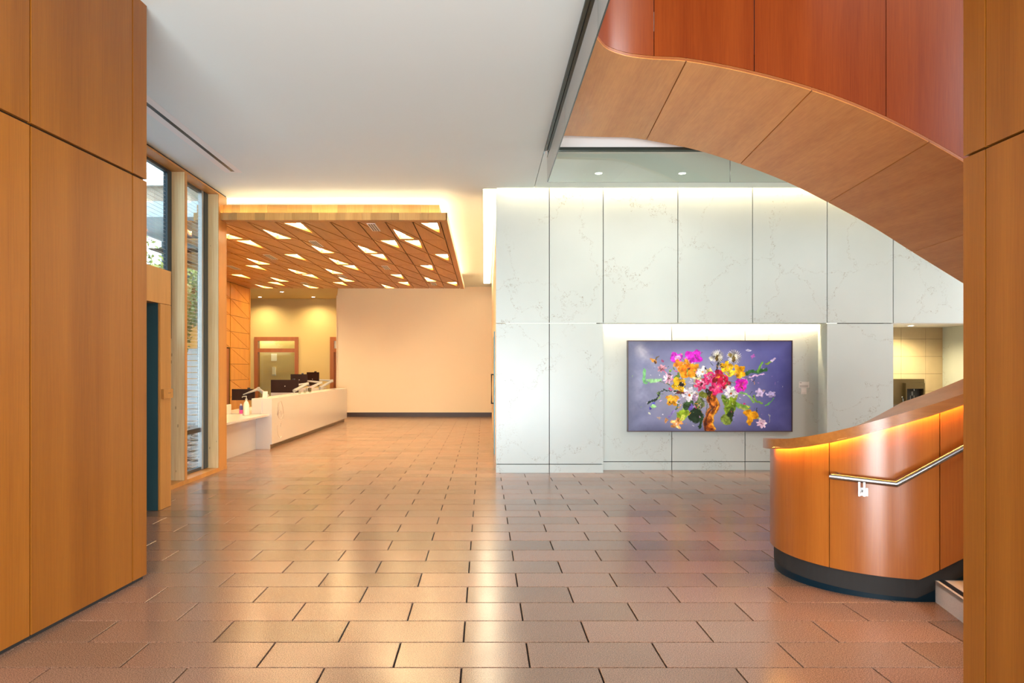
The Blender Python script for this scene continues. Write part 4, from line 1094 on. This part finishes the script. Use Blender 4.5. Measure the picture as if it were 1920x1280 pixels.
# ================================================================ OUTDOORS beyond the windows
M['paving'] = m_plain('pale_paving', (.46, .52, .54), .7, var=.1); M['fence'] = m_plain('white_boards', (.72, .73, .72), .6); M['leaf'] = m_plain('leaf_green', (.16, .24, .05), .6, var=.5, scale=5); M['leaf2'] = m_plain('leaf_pale', (.34, .40, .12), .6, var=.4, scale=5)
M['bark'] = m_plain('bark', (.10, .07, .045), .9, var=.3, scale=14); M['roof'] = m_plain('grey_soffit', (.22, .20, .18), .7); M['pale'] = m_plain('pale_render', (.66, .70, .72), .7)
struct(box('ground', -60, -4.56, -20, 80, -.25, -.12, 'paving'), 'pale paving outside the windows', 'ground')
nb = thing('neighbour_building', 'pale flat-roofed building seen through the upper window pane', 'building', (-18, 33, -.12))
box('wall', -34, -9.4, 30, 40, -.12, 8.3, 'pale', nb)
box('eaves_soffit', -35, -8.6, 29.2, 41, 8.3, 8.9, 'roof', nb)
box('roof_edge', -35.2, -8.5, 29.0, 41, 8.9, 9.4, 'fence', nb)
for k_ in range(8):
    wn_ = box('window', -32 + k_ * 2.7, -30.2 + k_ * 2.7, 29.96, 30.0, 5.2, 7.4, 'frame_blue', nb)
    box('window_bar', -31.15 + k_ * 2.7, -31.05 + k_ * 2.7, 29.93, 29.96, 5.2, 7.4, 'fence', wn_)
fe = thing('board_fence', 'white fence of horizontal boards outside the narrow window', 'fence', (-10.7, 21.9, -.12))
for k_ in range(13): box('board', -14, -7.5, 21.9, 21.93, -.05 + k_ * .18, .11 + k_ * .18, 'fence', fe)
for xx in (-13.9, -11.8, -9.7, -7.6): box('fence_post', xx, xx + .09, 21.931, 22.02, -.12, 2.35, 'fence', fe)
bn = thing('outdoor_bench', 'grey outdoor bench standing outside the narrow window', 'bench', (-7.6, 17.4, -.12))
for k_ in range(4): box('seat_slat', -8.4, -6.9, 17.2 + k_ * .11, 17.29 + k_ * .11, .33, .37, 'alu', bn)
for xx in (-8.3, -7.06):
    for yy in (17.22, 17.55): box('leg', xx, xx + .06, yy, yy + .06, -.12, .33, 'alu', bn)


def tree(x, y, zc, rad, hgt, seed, lab, mat):
    r = np.random.RandomState(seed)
    t = thing('tree', lab, 'tree', (x, y, -.12), 'trees outside the windows')
    tube('trunk', [(x, y, -.12), (x + .05, y, zc - hgt * .5), (x, y + .04, zc)], [.11, .09, .05], 'bark', t, 8)
    V, F = [], []
    for i in range(2600):
        d = r.normal(size=3); d /= np.linalg.norm(d); q_ = r.uniform(.45, 1) ** .5
        c = np.array([x, y, zc]) + d * q_ * np.array([rad, rad, hgt / 2]) * (1 + .18 * math.sin(5 * d[0] + 3 * d[2] + seed))
        a = r.normal(size=3); a /= np.linalg.norm(a); b = np.cross(a, r.normal(size=3)); b /= np.linalg.norm(b)
        s = r.uniform(.05, .10); k_ = len(V)
        V += [tuple(c - a * s), tuple(c + b * s * .5), tuple(c + a * s), tuple(c - b * s * .5)]; F.append((k_, k_ + 1, k_ + 2, k_ + 3))
    mk('foliage', V, F, mat, t)['kind'] = 'stuff'


tree(-8.75, 20.3, 3.5, 1.05, 2.6, 3, 'leafy green tree just outside the narrow window', 'leaf2')
tree(-12.4, 24.8, 4.2, 1.7, 4.4, 8, 'darker tree behind the white fence', 'leaf')
